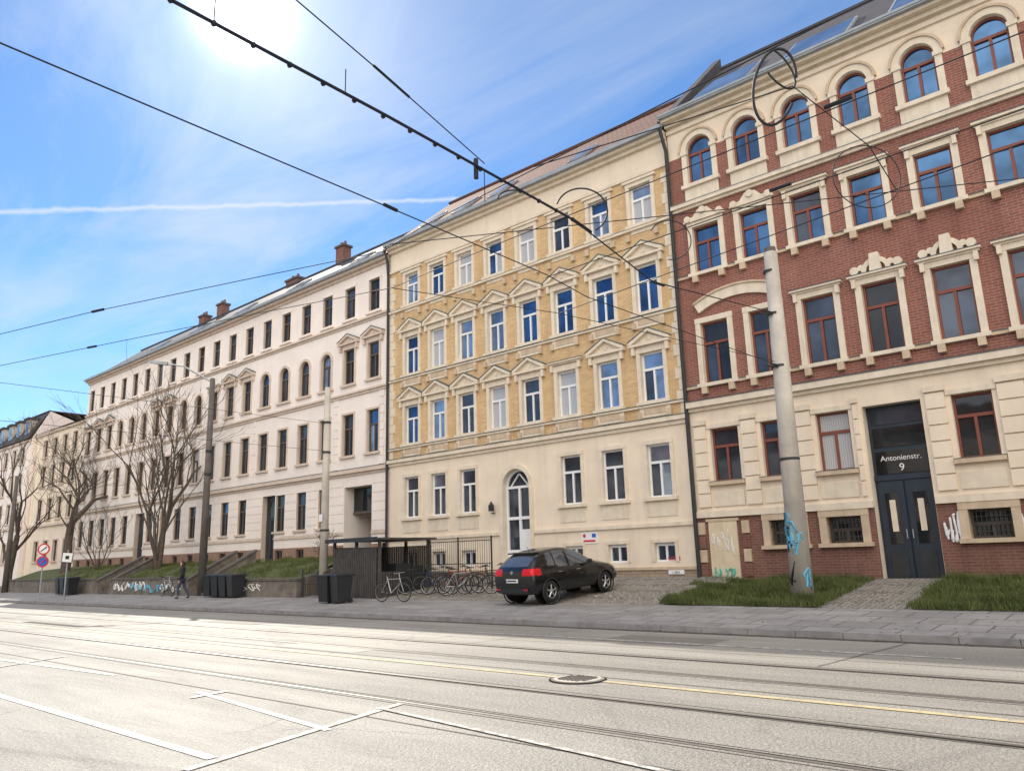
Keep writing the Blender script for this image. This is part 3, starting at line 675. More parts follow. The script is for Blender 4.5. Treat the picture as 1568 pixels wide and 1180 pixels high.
for xs in(-38.2,-49.45):
    b=B('stone_steps')
    for k in range(8): b.box('steps','concrete_dark',xs-.85,xs+.85,19.45+.3*k,22.0,.29+.16*k-.16,.29+.16*(k+1)-.004*k)
    for sx in(-1,1):
        xa,xb=sorted((xs+sx*.85,xs+sx*1.12))
        b.add('flank_walls','old_wall',[(xa,19.4,.1),(xb,19.4,.1),(xb,22,.1),(xa,22,.1),(xa,19.4,1.0),(xb,19.4,1.0),(xb,22,2.35),(xa,22,2.35)],[(0,1,5,4),(1,2,6,5),(2,3,7,6),(3,0,4,7),(4,5,6,7)])
        b.add('coping','concrete_dark',[(xa-.04,19.35,1.003),(xb+.04,19.35,1.003),(xb+.04,22.05,2.40),(xa-.04,22.05,2.40),(xa-.04,19.35,1.1),(xb+.04,19.35,1.1),(xb+.04,22.05,2.5),(xa-.04,22.05,2.5)],[(0,1,5,4),(1,2,6,5),(2,3,7,6),(3,0,4,7),(4,5,6,7)])
    b.finish()
def blades(name,x0,x1,y0,y1,zf,n,h0,h1,parent=None):
    V=[];F=[]
    for i in range(n):
        x=U(x0,x1);y=U(y0,y1)
        cl=.5+.5*math.sin(x*2.3+1.7*math.sin(y*1.9))*math.sin(y*2.9+x*.7)
        if R()>.22+.9*cl: continue
        h=U(h0,h1)*(.35+1.1*cl)*(1.8 if R()<.03 else 1); a=U(0,6.28); w=.012; lx=U(-.6,.6)*h; ly=U(-.6,.6)*h; z=zf(y)
        dx=w*math.cos(a);dy=w*math.sin(a);k=len(V)
        V+=[(x-dx,y-dy,z-.01),(x+dx,y+dy,z-.01),(x+lx,y+ly,z+h)]; F.append((k,k+1,k+2))
    return meshobj(name,V,F,'grass_blade')
zf=lambda y:.36+(y-19.6)*.1
blades('grass_blades',-11.6,-7.2,19.25,23.9,zf,34000,.07,.21)
blades('grass_blades',-5.3,1.5,19.2,23.9,zf,46000,.07,.21)
blades('grass_blades',-12.5,-10.5,22.6,23.9,lambda y:.62+(y-22.6)*.1,4000,.06,.18)
zt=lambda y:1.10+(y-19.75)*.351 if y<21.6 else 1.75+(y-21.6)*.104
blades('grass_blades',-37,-29.6,19.8,23.8,zt,9000,.08,.16); blades('grass_blades',-48.3,-39.3,19.8,23.8,zt,9000,.08,.16); blades('grass_blades',-60,-50.6,19.8,23.8,zt,6000,.08,.16)
V=[];F=[]
for i in range(1300):
    x=U(-40,1); y=15.2+abs(random.gauss(0,.25)) if i%2 else U(15.8,19.4)
    z=.012 if y<15.48 else (.135 if y<15.68 else .125+(y-15.66)*.046+.004); s=U(.015,.045); a=U(0,6.28); k=len(V)
    for q in range(4):
        t=a+q*1.57; V.append((x+s*math.cos(t),y+s*.7*math.sin(t),z+U(0,.015)))
    F.append((k,k+1,k+2,k+3))
meshobj('leaf_litter',V,F,'leaf_brown')
b=B('rubble_stones')
for i in range(90):
    x=random.gauss(-13.0,1.0);y=random.gauss(20.6,.6);z=.3+(y-19.4)*.1; s=U(.015,.06); b.cyl('stones','rubble',(x,y,z-.02),(x+U(-.3,.3)*s,y+U(-.3,.3)*s,z+s*.8),s,s*.6,6)
b.finish()
# rails
for c in(7.28,10.83):
    b=B('tram_track')
    for s in(-.73,.73):
        y=c+s
        b.box('rail',  'rail_steel',-300,120,y-.03,y+.025,-.02,.006)
        b.box('groove','groove',-300,120,y+(.025 if s<0 else -.07),y+(.065 if s<0 else -.03),-.02,.004)
        b.box('joint','asphalt_dark',-300,120,y-.12,y-.10,-.02,.003); b.box('joint','asphalt_dark',-300,120,y+.12,y+.135,-.02,.003)
    b.finish()
def mark(name,pts,w,m,z=.005):
    for i in range(len(pts)-1):
        a=Vector(pts[i]);c=Vector(pts[i+1]);d=(c-a).normalized();n=Vector((-d.y,d.x))*w/2
        q=[a-n,c-n,c+n,a+n]; meshobj(name,[(p.x,p.y,z) for p in q],[(0,1,2,3)],m)
mark('yellow_road_marking',[(-60,9.05),(25,9.05)],.12,'worn_yellow',.007)
mark('white_road_marking',[(-40,4.0),(-6.9,3.75)],.11,'worn_white',.007)
mark('white_road_marking',[(-6.7,3.4),(-7.5,6.45)],.1,'faint_white',.009)
mark('white_road_marking',[(-10.6,5.5),(-7.0,5.05)],.09,'worn_white',.007); mark('white_road_marking',[(-10.3,5.75),(-10.2,5.2)],.09,'worn_white',.011)
mark('white_road_marking',[(-19.5,5.2),(-13.5,5.6)],.09,'worn_white',.007); mark('white_road_marking',[(-17.4,6.2),(-16.6,4.7)],.09,'faint_white',.011)
mark('white_road_marking',[(-7.5,6.1),(-1.5,5.4)],.07,'faint_white',.013)
mark('white_road_marking',[(-70,13.7),(-3,13.5)],.1,'faint_white',.007)
mark('asphalt_patch',[(-24,12.9),(-21,12.9)],1.0,'asphalt_patch',.004); mark('asphalt_patch',[(-3.6,4.85),(-.5,4.8)],.9,'asphalt_patch',.004); mark('asphalt_patch',[(-31,9.7),(-26,9.7)],.3,'asphalt_dark',.004)
mark('asphalt_patch',[(-9.5,13.9),(-7.2,13.9)],1.2,'asphalt_patch',.004); mark('asphalt_patch',[(-15,9.72),(-12.4,9.72)],.55,'asphalt_patch_light',.0042); mark('asphalt_patch',[(-17.5,12.4),(-13,12.4)],.5,'asphalt_patch_light',.0041)
mark('asphalt_seam',[(-60,9.35),(25,9.35)],.025,'asphalt_dark',.006); mark('asphalt_seam',[(-60,12.6),(25,12.55)],.02,'asphalt_dark',.0055); mark('asphalt_seam',[(-60,5.75),(25,5.7)],.018,'asphalt_dark',.0062)
for xx in(-26,-19,-11.5,-4.5,1): mark('asphalt_seam',[(xx,11.75),(xx+.3,15.2)],.02,'asphalt_dark',.0082)
b=B('manhole_cover',(-6.78,9.0,0))
b.cyl('frame','groove',(0,0,-.02),(0,0,.012),.40,n=32); b.cyl('rim','rail_steel',(0,0,.0),(0,0,.018),.37,n=32); b.cyl('cover','concrete',(0,0,0),(0,0,.022),.33,n=32)
for i in range(-4,5):
    for j in range(-4,5):
        if i*i+j*j<15: b.box('cover_studs','concrete_dark',i*.07-.02,i*.07+.02,j*.07-.02,j*.07+.02,.022,.03)
b.finish(); 

# ------------------------------------------------------------------ poles
b=B('concrete_catenary_pole',(-8.0,20.4,0))
b.cyl('shaft','concrete',(0,0,.2),(.12,0,9.9),.29,.185,20)
b.cyl('cap','concrete_dark',(.12,0,9.902),(.125,0,10.05),.16,.15,14)
for z in(6.55,8.05,9.3,4.0): b.cyl('bracket_ring','dark_metal',(.08*z/10,0,z),(.08*z/10,0,z+.07),.29-.0108*z+.02,n=20)
for z in(6.6,8.1): b.cyl('hook','dark_metal',(.06,-.2,z),(.0,-.5,z),.025,n=6); b.cyl('hook','dark_metal',(.1,-.25,z-.06),(-.25,-.25,z+.03),.03,n=6)
b.finish(smooth=('shaft',)); pr=b.root
rs=random.Random(4)
for s in range(9):
    pts=[]; z0=U(.9,2.6); a0=rs.uniform(-2.6,-.6)
    for k in range(7):
        a=a0+rs.uniform(-.6,.6); z=z0+rs.uniform(-.35,.35); rr_=.283-.0108*z+.01; pts.append((rr_*math.cos(a)+.012*z,rr_*math.sin(a),z))
    curve('graffiti_tag',pts,.03,'graffiti_blue' if s<6 else 'wire_black',pr,res=1)
b=B('concrete_catenary_pole',(-27.75,19.6,0)); b.cyl('shaft','concrete',(0,0,.2),(0,0,9.2),.19,.13,16)
for z in(6.3,7.6,3.0): b.cyl('bracket_ring','dark_metal',(0,0,z),(0,0,z+.08),.2-.006*z+.02,n=16)
b.box('small_sign','white_paint_sign',-.12,.12,-.22,-.2,3.4,3.7)
b.finish(smooth=('shaft',))
b=B('street_lamp',(-37.9,19.55,0)); b.cyl('shaft','concrete_dark',(0,0,.2),(-.1,0,11.4),.2,.13,16)
for z in(6.3,7.5): b.cyl('bracket_ring','dark_metal',(0,0,z),(0,0,z+.08),.2,n=12)
b.cyl('arm','zinc',(-.1,0,11.2),(-1.2,-1.1,12.1),.045,n=8); b.cyl('arm','zinc',(-1.2,-1.1,12.1),(-1.9,-1.8,12.25),.04,n=8)
b.add('lamp_head','zinc',[(-1.7,-1.75,12.15),(-1.85,-1.6,12.15),(-2.5,-2.25,12.3),(-2.4,-2.4,12.3),(-1.7,-1.75,12.32),(-1.85,-1.6,12.32),(-2.5,-2.25,12.42),(-2.4,-2.4,12.42)],[(0,1,2,3),(4,5,6,7),(0,1,5,4),(1,2,6,5),(2,3,7,6),(3,0,4,7)])
b.finish(smooth=('shaft',))
b=B('catenary_pole',(-66.5,19.2,0)); b.cyl('shaft','concrete_dark',(0,0,.2),(0,0,8.8),.2,.13,12); b.finish(smooth=('shaft',))
def sign(x,y,plates,h=3.0):
    b=B('traffic_sign',(x,y,0)); b.cyl('post','zinc',(0,0,.1),(0,0,h),.035,n=10)
    a=Vector((.82,-.57,0)).normalized()
    for z,kind in plates:
        p=Vector((0,0,z))+a*.05
        if kind=='rect':
            b.cyl('back','wire_black',p,p+a*.01,.38,n=4); b.cyl('plate','white_paint_sign',p+a*.011,p+a*.02,.34,n=4); b.cyl('symbol','wire_black',p+a*.021,p+a*.025,.13,n=4)
        else:
            b.cyl('plate','sign_red',p,p+a*.015,.32,n=24); b.cyl('plate_inner','white_paint_sign' if kind=='w' else 'sign_blue',p+a*.016,p+a*.022,.24,n=24)
            b.cyl('symbol','wire_black' if kind=='w' else 'sign_red',p+a*.023+Vector((-.1,-.12,-.13)),p+a*.023+Vector((.1,.12,.13)),.03,n=6)
    b.finish()
sign(-50.3,16.3,[(2.95,'w'),(2.25,'b')],3.3); sign(-46.6,16.3,[(2.4,'rect')],2.8)

# ------------------------------------------------------------------ bins
def bin_(x,y,z=.2,rot=0,k=1.0):
    b=B('wheelie_bin',(x,y,z),(0,0,rot)); w=.29*k
    def fr(part,m,wb,wt,db,dt,z0,z1,oy=0):
        b.add(part,m,[(-wb,-db+oy,z0),(wb,-db+oy,z0),(wb,db+oy,z0),(-wb,db+oy,z0),(-wt,-dt,z1),(wt,-dt,z1),(wt,dt,z1),(-wt,dt,z1)],[(0,3,2,1),(4,5,6,7),(0,1,5,4),(1,2,6,5),(2,3,7,6),(3,0,4,7)])
    fr('body','bin_plastic',w*.82,w,.25,.33,.06,.95*k)
    fr('rim','bin_plastic',w+.02,w+.02,.35,.35,.952*k,.99*k)
    b.add('lid','bin_plastic',[(-w-.03,-.37,.993*k),(w+.03,-.37,.993*k),(w+.03,.36,.993*k),(-w-.03,.36,.993*k),(-w,-.34,1.03*k),(w,-.34,1.03*k),(w,.34,1.09*k),(-w,.34,1.09*k)],[(0,3,2,1),(4,5,6,7),(0,1,5,4),(1,2,6,5),(2,3,7,6),(3,0,4,7)])
    b.cyl('handle','bin_plastic',(-w,.42,1.0*k),(w,.42,1.0*k),.018,n=8)
    for sx in(-1,1): b.cyl('wheel','tire',(sx*w*.8-.03,.27,.1),(sx*w*.8+.03,.27,.1),.1,n=14); b.box('handle','bin_plastic',sx*w-.02,sx*w+.02,.34,.43,.97*k,1.02*k)
    b.finish()
for i in range(4): bin_(-35.75+.72*i,18.95,.27,U(-.1,.1))
bin_(-25.0,17.9,.22,.1,1.0); bin_(-24.3,17.95,.22,-.15,1.02); 
for i in range(3): bin_(-52.2-.75*i,18.6,.25,U(-.1,.1))
# ------------------------------------------------------------------ bin shed
b=B('slatted_bin_shed')
sx0,sx1,sy0,sy1=-27.0,-24.1,19.6,22.2
for x in(sx0,sx0+1.45,sx1):
    for y in(sy0,sy1): b.box('posts','dark_wood',x-.05,x+.05,y-.05,y+.05,.2,2.5)
b.box('roof','dark_wood',sx0-.2,sx1+.2,sy0-.3,sy1+.25,2.52,2.60); b.box('roof_edge','dark_metal',sx0-.23,sx1+.23,sy0-.33,sy0-.302,2.47,2.63)
x=sx0+.06
while x<sx1-.1:
    b.box('slats','dark_wood',x,x+.085,sy0-.075,sy0-.052,.32,2.25); x+=.115
for z in(.6,1.9): b.box('rails','dark_wood',sx0,sx1,sy0-.05,sy0-.01,z,z+.08)
y=sy0
while y<sy1: b.box('slats','dark_wood',sx0-.072,sx0-.05,y,y+.085,.35,2.3); y+=.125
y=sy0+.0
while y<sy0+.9: b.box('slats','dark_wood',sx1+.052,sx1+.074,y,y+.085,.35,1.3); y+=.125
y=sx0
while y<sx1: b.box('slats','dark_wood',y,y+.085,sy1+.052,sy1+.075,.5,2.3); y+=.12
b.box('stored_bins','bin_plastic',sx1-.8,sx1-.1,sy0+.9,sy0+1.7,.4,1.6); b.box('stored_bins','bin_plastic',sx1-.8,sx1-.1,sy0+1.75,sy0+2.35,.45,1.5)
b.finish()
def fence(name,p0,p1,h,z0,z1,sp=.12,postsp=1.8):
    b=B(name); p0=Vector(p0);p1=Vector(p1);Lg=(p1-p0).length;n=int(Lg/sp)
    for i in range(n+1):
        t=i/n;p=p0.lerp(p1,t);z=z0+(z1-z0)*t; b.cyl('bars','dark_metal',(p.x,p.y,z+.1),(p.x,p.y,z+h-.05),.008,n=4,caps=False)
    for k in(.12,h*.5,h-.08): b.cyl('rails','dark_metal',(p0.x,p0.y,z0+k),(p1.x,p1.y,z1+k),.016,n=6)
    n=max(1,int(Lg/postsp))
    for i in range(n+1):
        t=i/n;p=p0.lerp(p1,t);z=z0+(z1-z0)*t; b.cyl('posts','dark_metal',(p.x,p.y,z-.1),(p.x,p.y,z+h+.08),.035,n=8)
    b.finish()
fence('metal_fence',(-24.0,22.0),(-20.4,22.0),1.9,.56,.56)
fence('metal_fence',(-29.1,19.5),(-27.2,19.5),1.1,.29,.29)
# ------------------------------------------------------------------ bicycles
def bicycle(x,y,z,rot,lean=.08,m='dark_metal'):
    b=B('bicycle',(x,y,z),(lean,0,rot))
    for wx in(-.52,.52):
        b.torus('tyre','tire',(wx,0,.34),(0,1,0),.325,.019,28,6); b.torus('rim','rim',(wx,0,.34),(0,1,0),.30,.007,28,5)
        for k in range(12):
            t=k*math.pi/6; b.cyl('spokes','dark_metal',(wx,0,.34),(wx+.3*math.cos(t),0,.34+.3*math.sin(t)),.002,n=3,caps=False)
    bb=(-.08,0,.3);st=(-.22,0,.78);hd=(.36,0,.8);hl=(.40,0,.66);rw=(-.52,0,.34);fw=(.52,0,.34)
    for a,c,r in((bb,st,.018),(st,hd,.016),(bb,hl,.02),(bb,rw,.012),(st,rw,.011),(hd,hl,.02),(hl,fw,.014),(st,(-.25,0,.9),.013),(hd,(.33,0,.98),.014)): b.cyl('frame',m,a,c,r,n=7)
    b.cyl('handlebar',m,(.33,-.28,1.0),(.33,.28,1.0),.012,n=7)
    for s in(-1,1): b.cyl('handlebar','tire',(.33,s*.28,1.0),(.2,s*.3,.99),.015,n=7); b.cyl('pedals','dark_metal',(-.08,0,.3),(-.08+s*.15,s*.09,.3-s*.05),.01,n=6); b.box('pedals','dark_metal',-.12+s*.15,-.04+s*.15,s*.13-.04,s*.13+.04,.29-s*.05,.31-s*.05)
    b.add('saddle','tire',[(-.38,-.09,.92),(-.38,.09,.92),(-.1,.02,.93),(-.1,-.02,.93),(-.38,-.07,.97),(-.38,.07,.97),(-.1,.015,.95),(-.1,-.015,.95)],[(0,1,2,3),(4,5,6,7),(0,1,5,4),(1,2,6,5),(2,3,7,6),(3,0,4,7)])
    b.torus('chainring','dark_metal',(-.08,.03,.3),(0,1,0),.085,.008,16,4)
    b.finish()
bicycle(-22.1,18.6,.27,.15,.06,'rim')
for (x,y,r,l,m) in((-23.0,20.6,.5,.1,'dark_metal'),(-22.4,20.9,.9,.1,'bike_blue'),(-21.8,20.6,.3,-.1,'dark_metal'),(-21.2,20.9,.7,.06,'bike_red'),(-20.6,20.5,1.0,.1,'rim'),(-20.0,20.8,.4,.1,'dark_metal'),(-19.6,21.2,.9,-.08,'dark_metal')):
    bicycle(x,y,.3+(y-19.4)*.1,r,l,m)
bicycle(-40.4,19.0,.28,.0,.1,'rim')
# ------------------------------------------------------------------ person
def skinned(name,joints,edges,radii,m,parent,sub=2,rootv=0):
    me=D.meshes.new(name); me.from_pydata(joints,edges,[]); me.update(); me.materials.append(MATS[m])
    o=D.objects.new(name,me); scene.collection.objects.link(o); o.parent=parent
    s=o.modifiers.new('s','SKIN'); s.use_smooth_shade=True
    lay=me.skin_vertices[0] if me.skin_vertices else None
    if lay is None:
        bm=bmesh.new(); bm.from_mesh(me); bm.verts.layers.skin.verify(); bm.to_mesh(me); bm.free(); lay=me.skin_vertices[0]
    for i,r in enumerate(radii):
        rr_=r if isinstance(r,tuple) else (r,r); lay.data[i].radius=rr_; lay.data[i].use_root=(i==rootv)
    q=o.modifiers.new('u','SUBSURF'); q.levels=sub; q.render_levels=sub
    return o
def person(x,y,z,rot):
    e=empty('pedestrian',(x,y,z),(0,0,rot))
    J=[(0,0,.93),(0,.0,1.12),(0,-.01,1.32),(0,-.01,1.44),(0,-.02,1.50),
       (.17,0,1.40),(.22,.06,1.13),(.23,-.04,.90),(-.17,0,1.40),(-.22,-.05,1.14),(-.22,-.18,.95)]
    skinned('jacket',J,[(0,1),(1,2),(2,3),(3,4),(3,5),(5,6),(6,7),(3,8),(8,9),(9,10)],[(.16,.12),(.14,.11),(.17,.11),(.10,.08),(.055,.055),.07,.055,.04,.07,.055,.04],'jacket',e)
    J=[(0,0,.95),(.09,0,.88),(.10,-.14,.50),(.10,-.10,.12),(-.09,0,.88),(-.10,.10,.50),(-.10,.32,.16)]
    skinned('trousers',J,[(0,1),(1,2),(2,3),(0,4),(4,5),(5,6)],[(.15,.11),.10,.07,.05,.10,.07,.05],'trousers',e)
    skinned('shoe_l',[(.10,-.08,.07),(.10,-.15,.05),(.10,-.27,.04)],[(0,1),(1,2)],[.05,(.045,.04),(.04,.03)],'tire',e)
    skinned('shoe_r',[(-.10,.34,.12),(-.10,.29,.07),(-.10,.19,.04)],[(0,1),(1,2)],[.05,(.045,.04),(.04,.03)],'tire',e)
    me=D.meshes.new('head'); bm=bmesh.new(); bmesh.ops.create_uvsphere(bm,u_segments=20,v_segments=16,radius=1)
    for v in bm.verts:
        c=v.co; sx=.075*(1-.25*max(0,-c.z)); v.co=Vector((c.x*sx,c.y*.095-.02*(c.z<-.3)*(c.y<0),c.z*.118))
        if c.y<-.6 and abs(c.x)<.25 and -.25<c.z<.15: v.co.y-=.018
    bm.to_mesh(me); bm.free(); me.materials.append(MATS['skin'])
    for p in me.polygons:p.use_smooth=True
    h=D.objects.new('head',me); h.location=(0,-.04,1.62); scene.collection.objects.link(h); h.parent=e
    me=D.meshes.new('hair'); bm=bmesh.new(); bmesh.ops.create_uvsphere(bm,u_segments=20,v_segments=16,radius=1)
    for v in bm.verts:
        c=v.co.copy(); v.co=Vector((c.x*.088,c.y*.105,c.z*.128))
        if c.y<-.3 and c.z<.45: v.co*=.6
        if c.y>-.2 and c.z<-.3: v.co.z-=.08
    bm.to_mesh(me); bm.free(); me.materials.append(MATS['hair'])
    h=D.objects.new('hair',me); h.location=(0,-.02,1.635); scene.collection.objects.link(h); h.parent=e
    bb=B(None); bb.root=e
    for sx in(-1,1):
        bb.cyl('eyes','wire_black',(sx*.03,-.125,1.625),(sx*.03,-.135,1.625),.009,n=8); bb.cyl('ears','skin',(sx*.07,-.03,1.60),(sx*.085,-.03,1.61),.025,n=8)
    bb.box('mouth','sign_red',-.022,.022,-.135,-.125,1.555,1.563)
    bb.finish()
    for (hx,hy,hz,s) in((.23,-.05,.87,1),(-.22,-.2,.92,-1)):
        JJ=[(hx,hy,hz),(hx,hy-.01,hz-.07)];E=[(0,1)];RR=[.025,(.035,.02)]
        for k,(dx,l) in enumerate(((-.028,.07),(-.01,.08),(.01,.075),(.028,.06))):
            n=len(JJ); JJ+=[(hx+dx*.4,hy+dx,hz-.09),(hx+dx*.4,hy+dx-.01,hz-.09-l*.5),(hx+dx*.4-s*.01,hy+dx-.01,hz-.09-l)]; E+=[(1,n),(n,n+1),(n+1,n+2)]; RR+=[.01,.009,.008]
        n=len(JJ); JJ+=[(hx,hy-.045,hz-.05),(hx,hy-.055,hz-.085)]; E+=[(0,n),(n,n+1)]; RR+=[.011,.009]
        skinned('hand',JJ,E,RR,'skin',e,1)
person(-37.0,18.1,.24,math.radians(-50))

# ------------------------------------------------------------------ car
def car(loc,rot):
    root=empty('parked_car',loc,rot)
    S=[ (0.00,.42,.72,.60,.82,.70,.90,.55),(0.04,.34,.82,.62,.97,.81,1.03,.68),(0.10,.29,.87,.64,1.02,.84,1.12,.70),
     (0.22,.27,.885,.66,1.03,.85,1.24,.68),(0.42,.26,.89,.66,1.03,.855,1.41,.64),(0.62,.26,.89,.66,1.02,.86,1.50,.61),(1.0,.25,.89,.66,1.00,.86,1.57,.60),
     (1.55,.24,.89,.66,.97,.86,1.60,.61),(2.0,.24,.89,.66,.95,.86,1.56,.60),(2.35,.24,.89,.66,.94,.86,1.47,.60),(2.75,.24,.89,.66,.94,.86,1.27,.63),(3.12,.24,.89,.65,.94,.85,1.07,.68),
     (3.5,.25,.885,.64,.92,.83,1.01,.68),(3.85,.27,.87,.6,.87,.79,.94,.62),(4.12,.31,.80,.56,.76,.71,.81,.54),(4.25,.38,.66,.52,.62,.58,.66,.42)]
    V=[];F=[];K=14
    for (y,zb,w,zm,zl,wl,zr,wr) in S:
        half=[(0,zb),(w*.78,zb),(w*.97,zb+.10),(w,zm),(wl,zl),(wr+(wl-wr)*.12,zr-.07),(wr*.75,zr),(0,zr+.025)]
        ring=half+[(-x,z) for x,z in half[-2:0:-1]]
        V+=[(x,y,z) for x,z in ring]
    for i in range(len(S)-1):
        for j in range(K): F.append((i*K+j,i*K+(j+1)%K,(i+1)*K+(j+1)%K,(i+1)*K+j))
    F.append(tuple(range(K-1,-1,-1))); F.append(tuple((len(S)-1)*K+j for j in range(K)))
    me=D.meshes.new('b'); me.from_pydata(V,[],F); me.update(); o=D.objects.new('b',me); scene.collection.objects.link(o)
    q=o.modifiers.new('s','SUBSURF'); q.levels=3; q.render_levels=3
    dg=bpy.context.evaluated_depsgraph_get(); ev=o.evaluated_get(dg); m2=D.meshes.new_from_object(ev)
    D.objects.remove(o)
    bm=bmesh.new(); bm.from_mesh(m2); bmesh.ops.recalc_face_normals(bm,faces=bm.faces)
    wh=[(.80,.335),(3.38,.335)]; dele=[]
    for f in bm.faces:
        c=f.calc_center_median(); n=f.normal; f.smooth=True; mi=0
        if c.z<.36: mi=2
        if abs(n.x)>.45 and c.z>1.02 and 0.5<c.y<3.0:
            top=1.50-.16*max(0,(c.y-1.8))**1.4-.14*max(0,1.2-c.y)
            if c.z<top and c.y<2.95-(c.z-1.0)*1.5 and c.y>.75+(c.z-1.0)*.25 and not(1.68<c.y<1.75) and not(1.08<c.y<1.14) and c.z>1.02+.10*max(0,1.5-c.y): mi=1
        if n.y<-.2 and c.y<.66 and c.z>1.13 and c.z<1.45 and abs(c.x)<.60: mi=1
        if n.y>.3 and 2.2<c.y<3.1 and c.z>1.10 and c.z<1.5 and abs(c.x)<.62: mi=1
        if c.y<.42-(.0 if abs(c.x)>.8 else .2) and .86<c.z<1.06 and abs(c.x)>.44: mi=3
        if c.y>3.95 and .64<c.z<.80 and abs(c.x)>.40: mi=4
        f.material_index=mi
        for (wy,wz) in wh:
            if (c.y-wy)**2+(c.z-wz)**2<.37**2 and abs(c.x)>.55: dele.append(f); break
    bmesh.ops.delete(bm,geom=dele,context='FACES'); bm.to_mesh(m2); bm.free(); m2.name='body'
    for k in('car_paint','car_glass','bin_plastic','taillight','rim'): m2.materials.append(MATS[k])
    o=D.objects.new('body',m2); scene.collection.objects.link(o); o.parent=root
    b=B(None); b.root=root
    for (wy,wz) in wh:
        for s in(-1,1):
            b.torus('arch_trim','bin_plastic',(s*.872,wy,wz),(1,0,0),.375,.022,32,6)
            b.cyl('arch_liner','groove',(s*.50,wy,wz),(s*.52,wy,wz),.39,n=24)
            b.torus('tyre','tire',(s*.80,wy,wz-.005),(1,0,0),.25,.085,32,10)
            b.cyl('rim','rim',(s*.83,wy,wz),(s*.86,wy,wz),.06,n=12); b.torus('rim','rim',(s*.85,wy,wz),(1,0,0),.205,.018,28,6); b.cyl('rim_back','groove',(s*.76,wy,wz),(s*.78,wy,wz),.21,n=24)
            for k in range(5):
                t=2*math.pi*k/5+.3; b.cyl('spokes','rim',(s*.855,wy,wz),(s*.86,wy+.2*math.cos(t),wz+.2*math.sin(t)),.032,.024,n=6)
    b.box('number_plate','white_paint_sign',-.26,.26,-.012,.02,.66,.77); b.box('number_plate','sign_blue',-.255,-.225,-.016,-.013,.67,.76); b.box('number_plate','wire_black',-.2,.2,-.015,-.013,.695,.735)
    b.box('rear_bumper','bin_plastic',-.66,.66,-.03,.04,.36,.50)
    b.cyl('badge','rim',(0,.0,.96),(0,.03,.96),.05,n=16); b.box('spoiler','car_paint',-.56,.56,.44,.70,1.475,1.515)
    for s in(-1,1):
        b.box('reflector','taillight',s*.6-.09,s*.6+.09,-.035,-.031,.44,.48)
        b.add('mirror','car_paint',[(s*.86,2.52,1.0),(s*1.03,2.5,1.0),(s*1.04,2.62,1.02),(s*.86,2.62,1.02),(s*.86,2.52,1.1),(s*1.02,2.5,1.14),(s*1.02,2.6,1.13),(s*.86,2.62,1.1)],[(0,1,2,3),(4,5,6,7),(0,1,5,4),(1,2,6,5),(2,3,7,6),(3,0,4,7)])
        for yy in(1.25,2.1): b.box('door_handles','rim',min(s*.868,s*.89),max(s*.868,s*.89),yy-.08,yy+.08,.86,.885)
    b.cyl('wiper','wire_black',(0,.16,1.14),(.3,.2,1.2),.012,n=5); b.cyl('antenna','wire_black',(0,.85,1.56),(0,.72,1.68),.008,n=5)
    b.finish(smooth=('tyre','arch_trim','rim'))
car((-16.0,18.2,.27),(math.radians(4.2),0,math.radians(-5)))

# ------------------------------------------------------------------ trees
def tree(name,base,stems,levels,m,seed,len0,ratio=.74,spread=32,up=.25,kids=(2,3)):
    rs=random.Random(seed); V=[];F=[]
    def seg(p,q,ra,rb,n):
        d=(q-p).normalized();u=d.orthogonal().normalized();w=d.cross(u);k=len(V)
        for c,r in((p,ra),(q,rb)):
            for i in range(n):
                t=2*math.pi*i/n;V.append(tuple(c+u*r*math.cos(t)+w*r*math.sin(t)))
        for i in range(n):F.append((k+i,k+(i+1)%n,k+(i+1)%n+n,k+i+n))
    def grow(p,d,l,r,lv):
        n=6 if lv>levels-3 else (4 if lv>1 else 3)
        steps=3 if lv>1 else 2; ra=r
        for s in range(steps):
            d=(d+Vector((rs.uniform(-1,1),rs.uniform(-1,1),rs.uniform(-.5,1)+up))*.13).normalized()
            q=p+d*l/steps; rb=ra*(.90 if lv>0 else .6); seg(p,q,ra,rb,n)
            if lv>0 and s<steps-1 and rs.random()<.5:
                side(q,d,l*.6,rb*.5,lv-1 if lv<3 else lv-2)
            p=q;ra=rb
        if lv<=0:return
        for k in range(rs.randint(*kids)):
            side(p,d,l*ratio*rs.uniform(.8,1.15),ra*rs.uniform(.6,.78),lv-1)
    def side(p,d,l,r,lv):
        if lv<0:return
        a=Vector((rs.uniform(-1,1),rs.uniform(-1,1),rs.uniform(-1,1))); a=(a-d*a.dot(d)).normalized()
        t=math.radians(rs.uniform(.5,1.2)*spread); nd=(d*math.cos(t)+a*math.sin(t)); nd.z+=up*.5; grow(p,nd.normalized(),l,max(r,.008),lv)
    for (d,l,r) in stems: grow(Vector(base),Vector(d).normalized(),l,r,levels)
    return meshobj(name,V,F,m,None,True)
tree('bare_tree',(-46.9,21.4,1.4),[((-.15,0,1),3.9,.2),((.35,.05,1),3.5,.15),((-.5,.1,1),3.3,.13),((.1,-.2,1),3.6,.14)],5,'bark_light',5,3.6,ratio=.78,spread=30)
tree('bare_tree',(-61.0,21.2,1.2),[((-.05,0,1),3.9,.38)],7,'bark',8,3.9,ratio=.74,spread=44,up=.22,kids=(2,3))
tree('bare_tree',(-70.5,20.5,.4),[((.05,0,1),4.2,.3)],6,'bark',18,4.2,ratio=.76,spread=38,up=.25)
tree('bare_shrub',(-56,21.5,1.4),[((-.4,0,1),1.6,.05),((.4,0,1),1.6,.05),((0,-.3,1),1.8,.06),((.1,.3,1),1.7,.05)],4,'bark_light',9,1.6,spread=35)
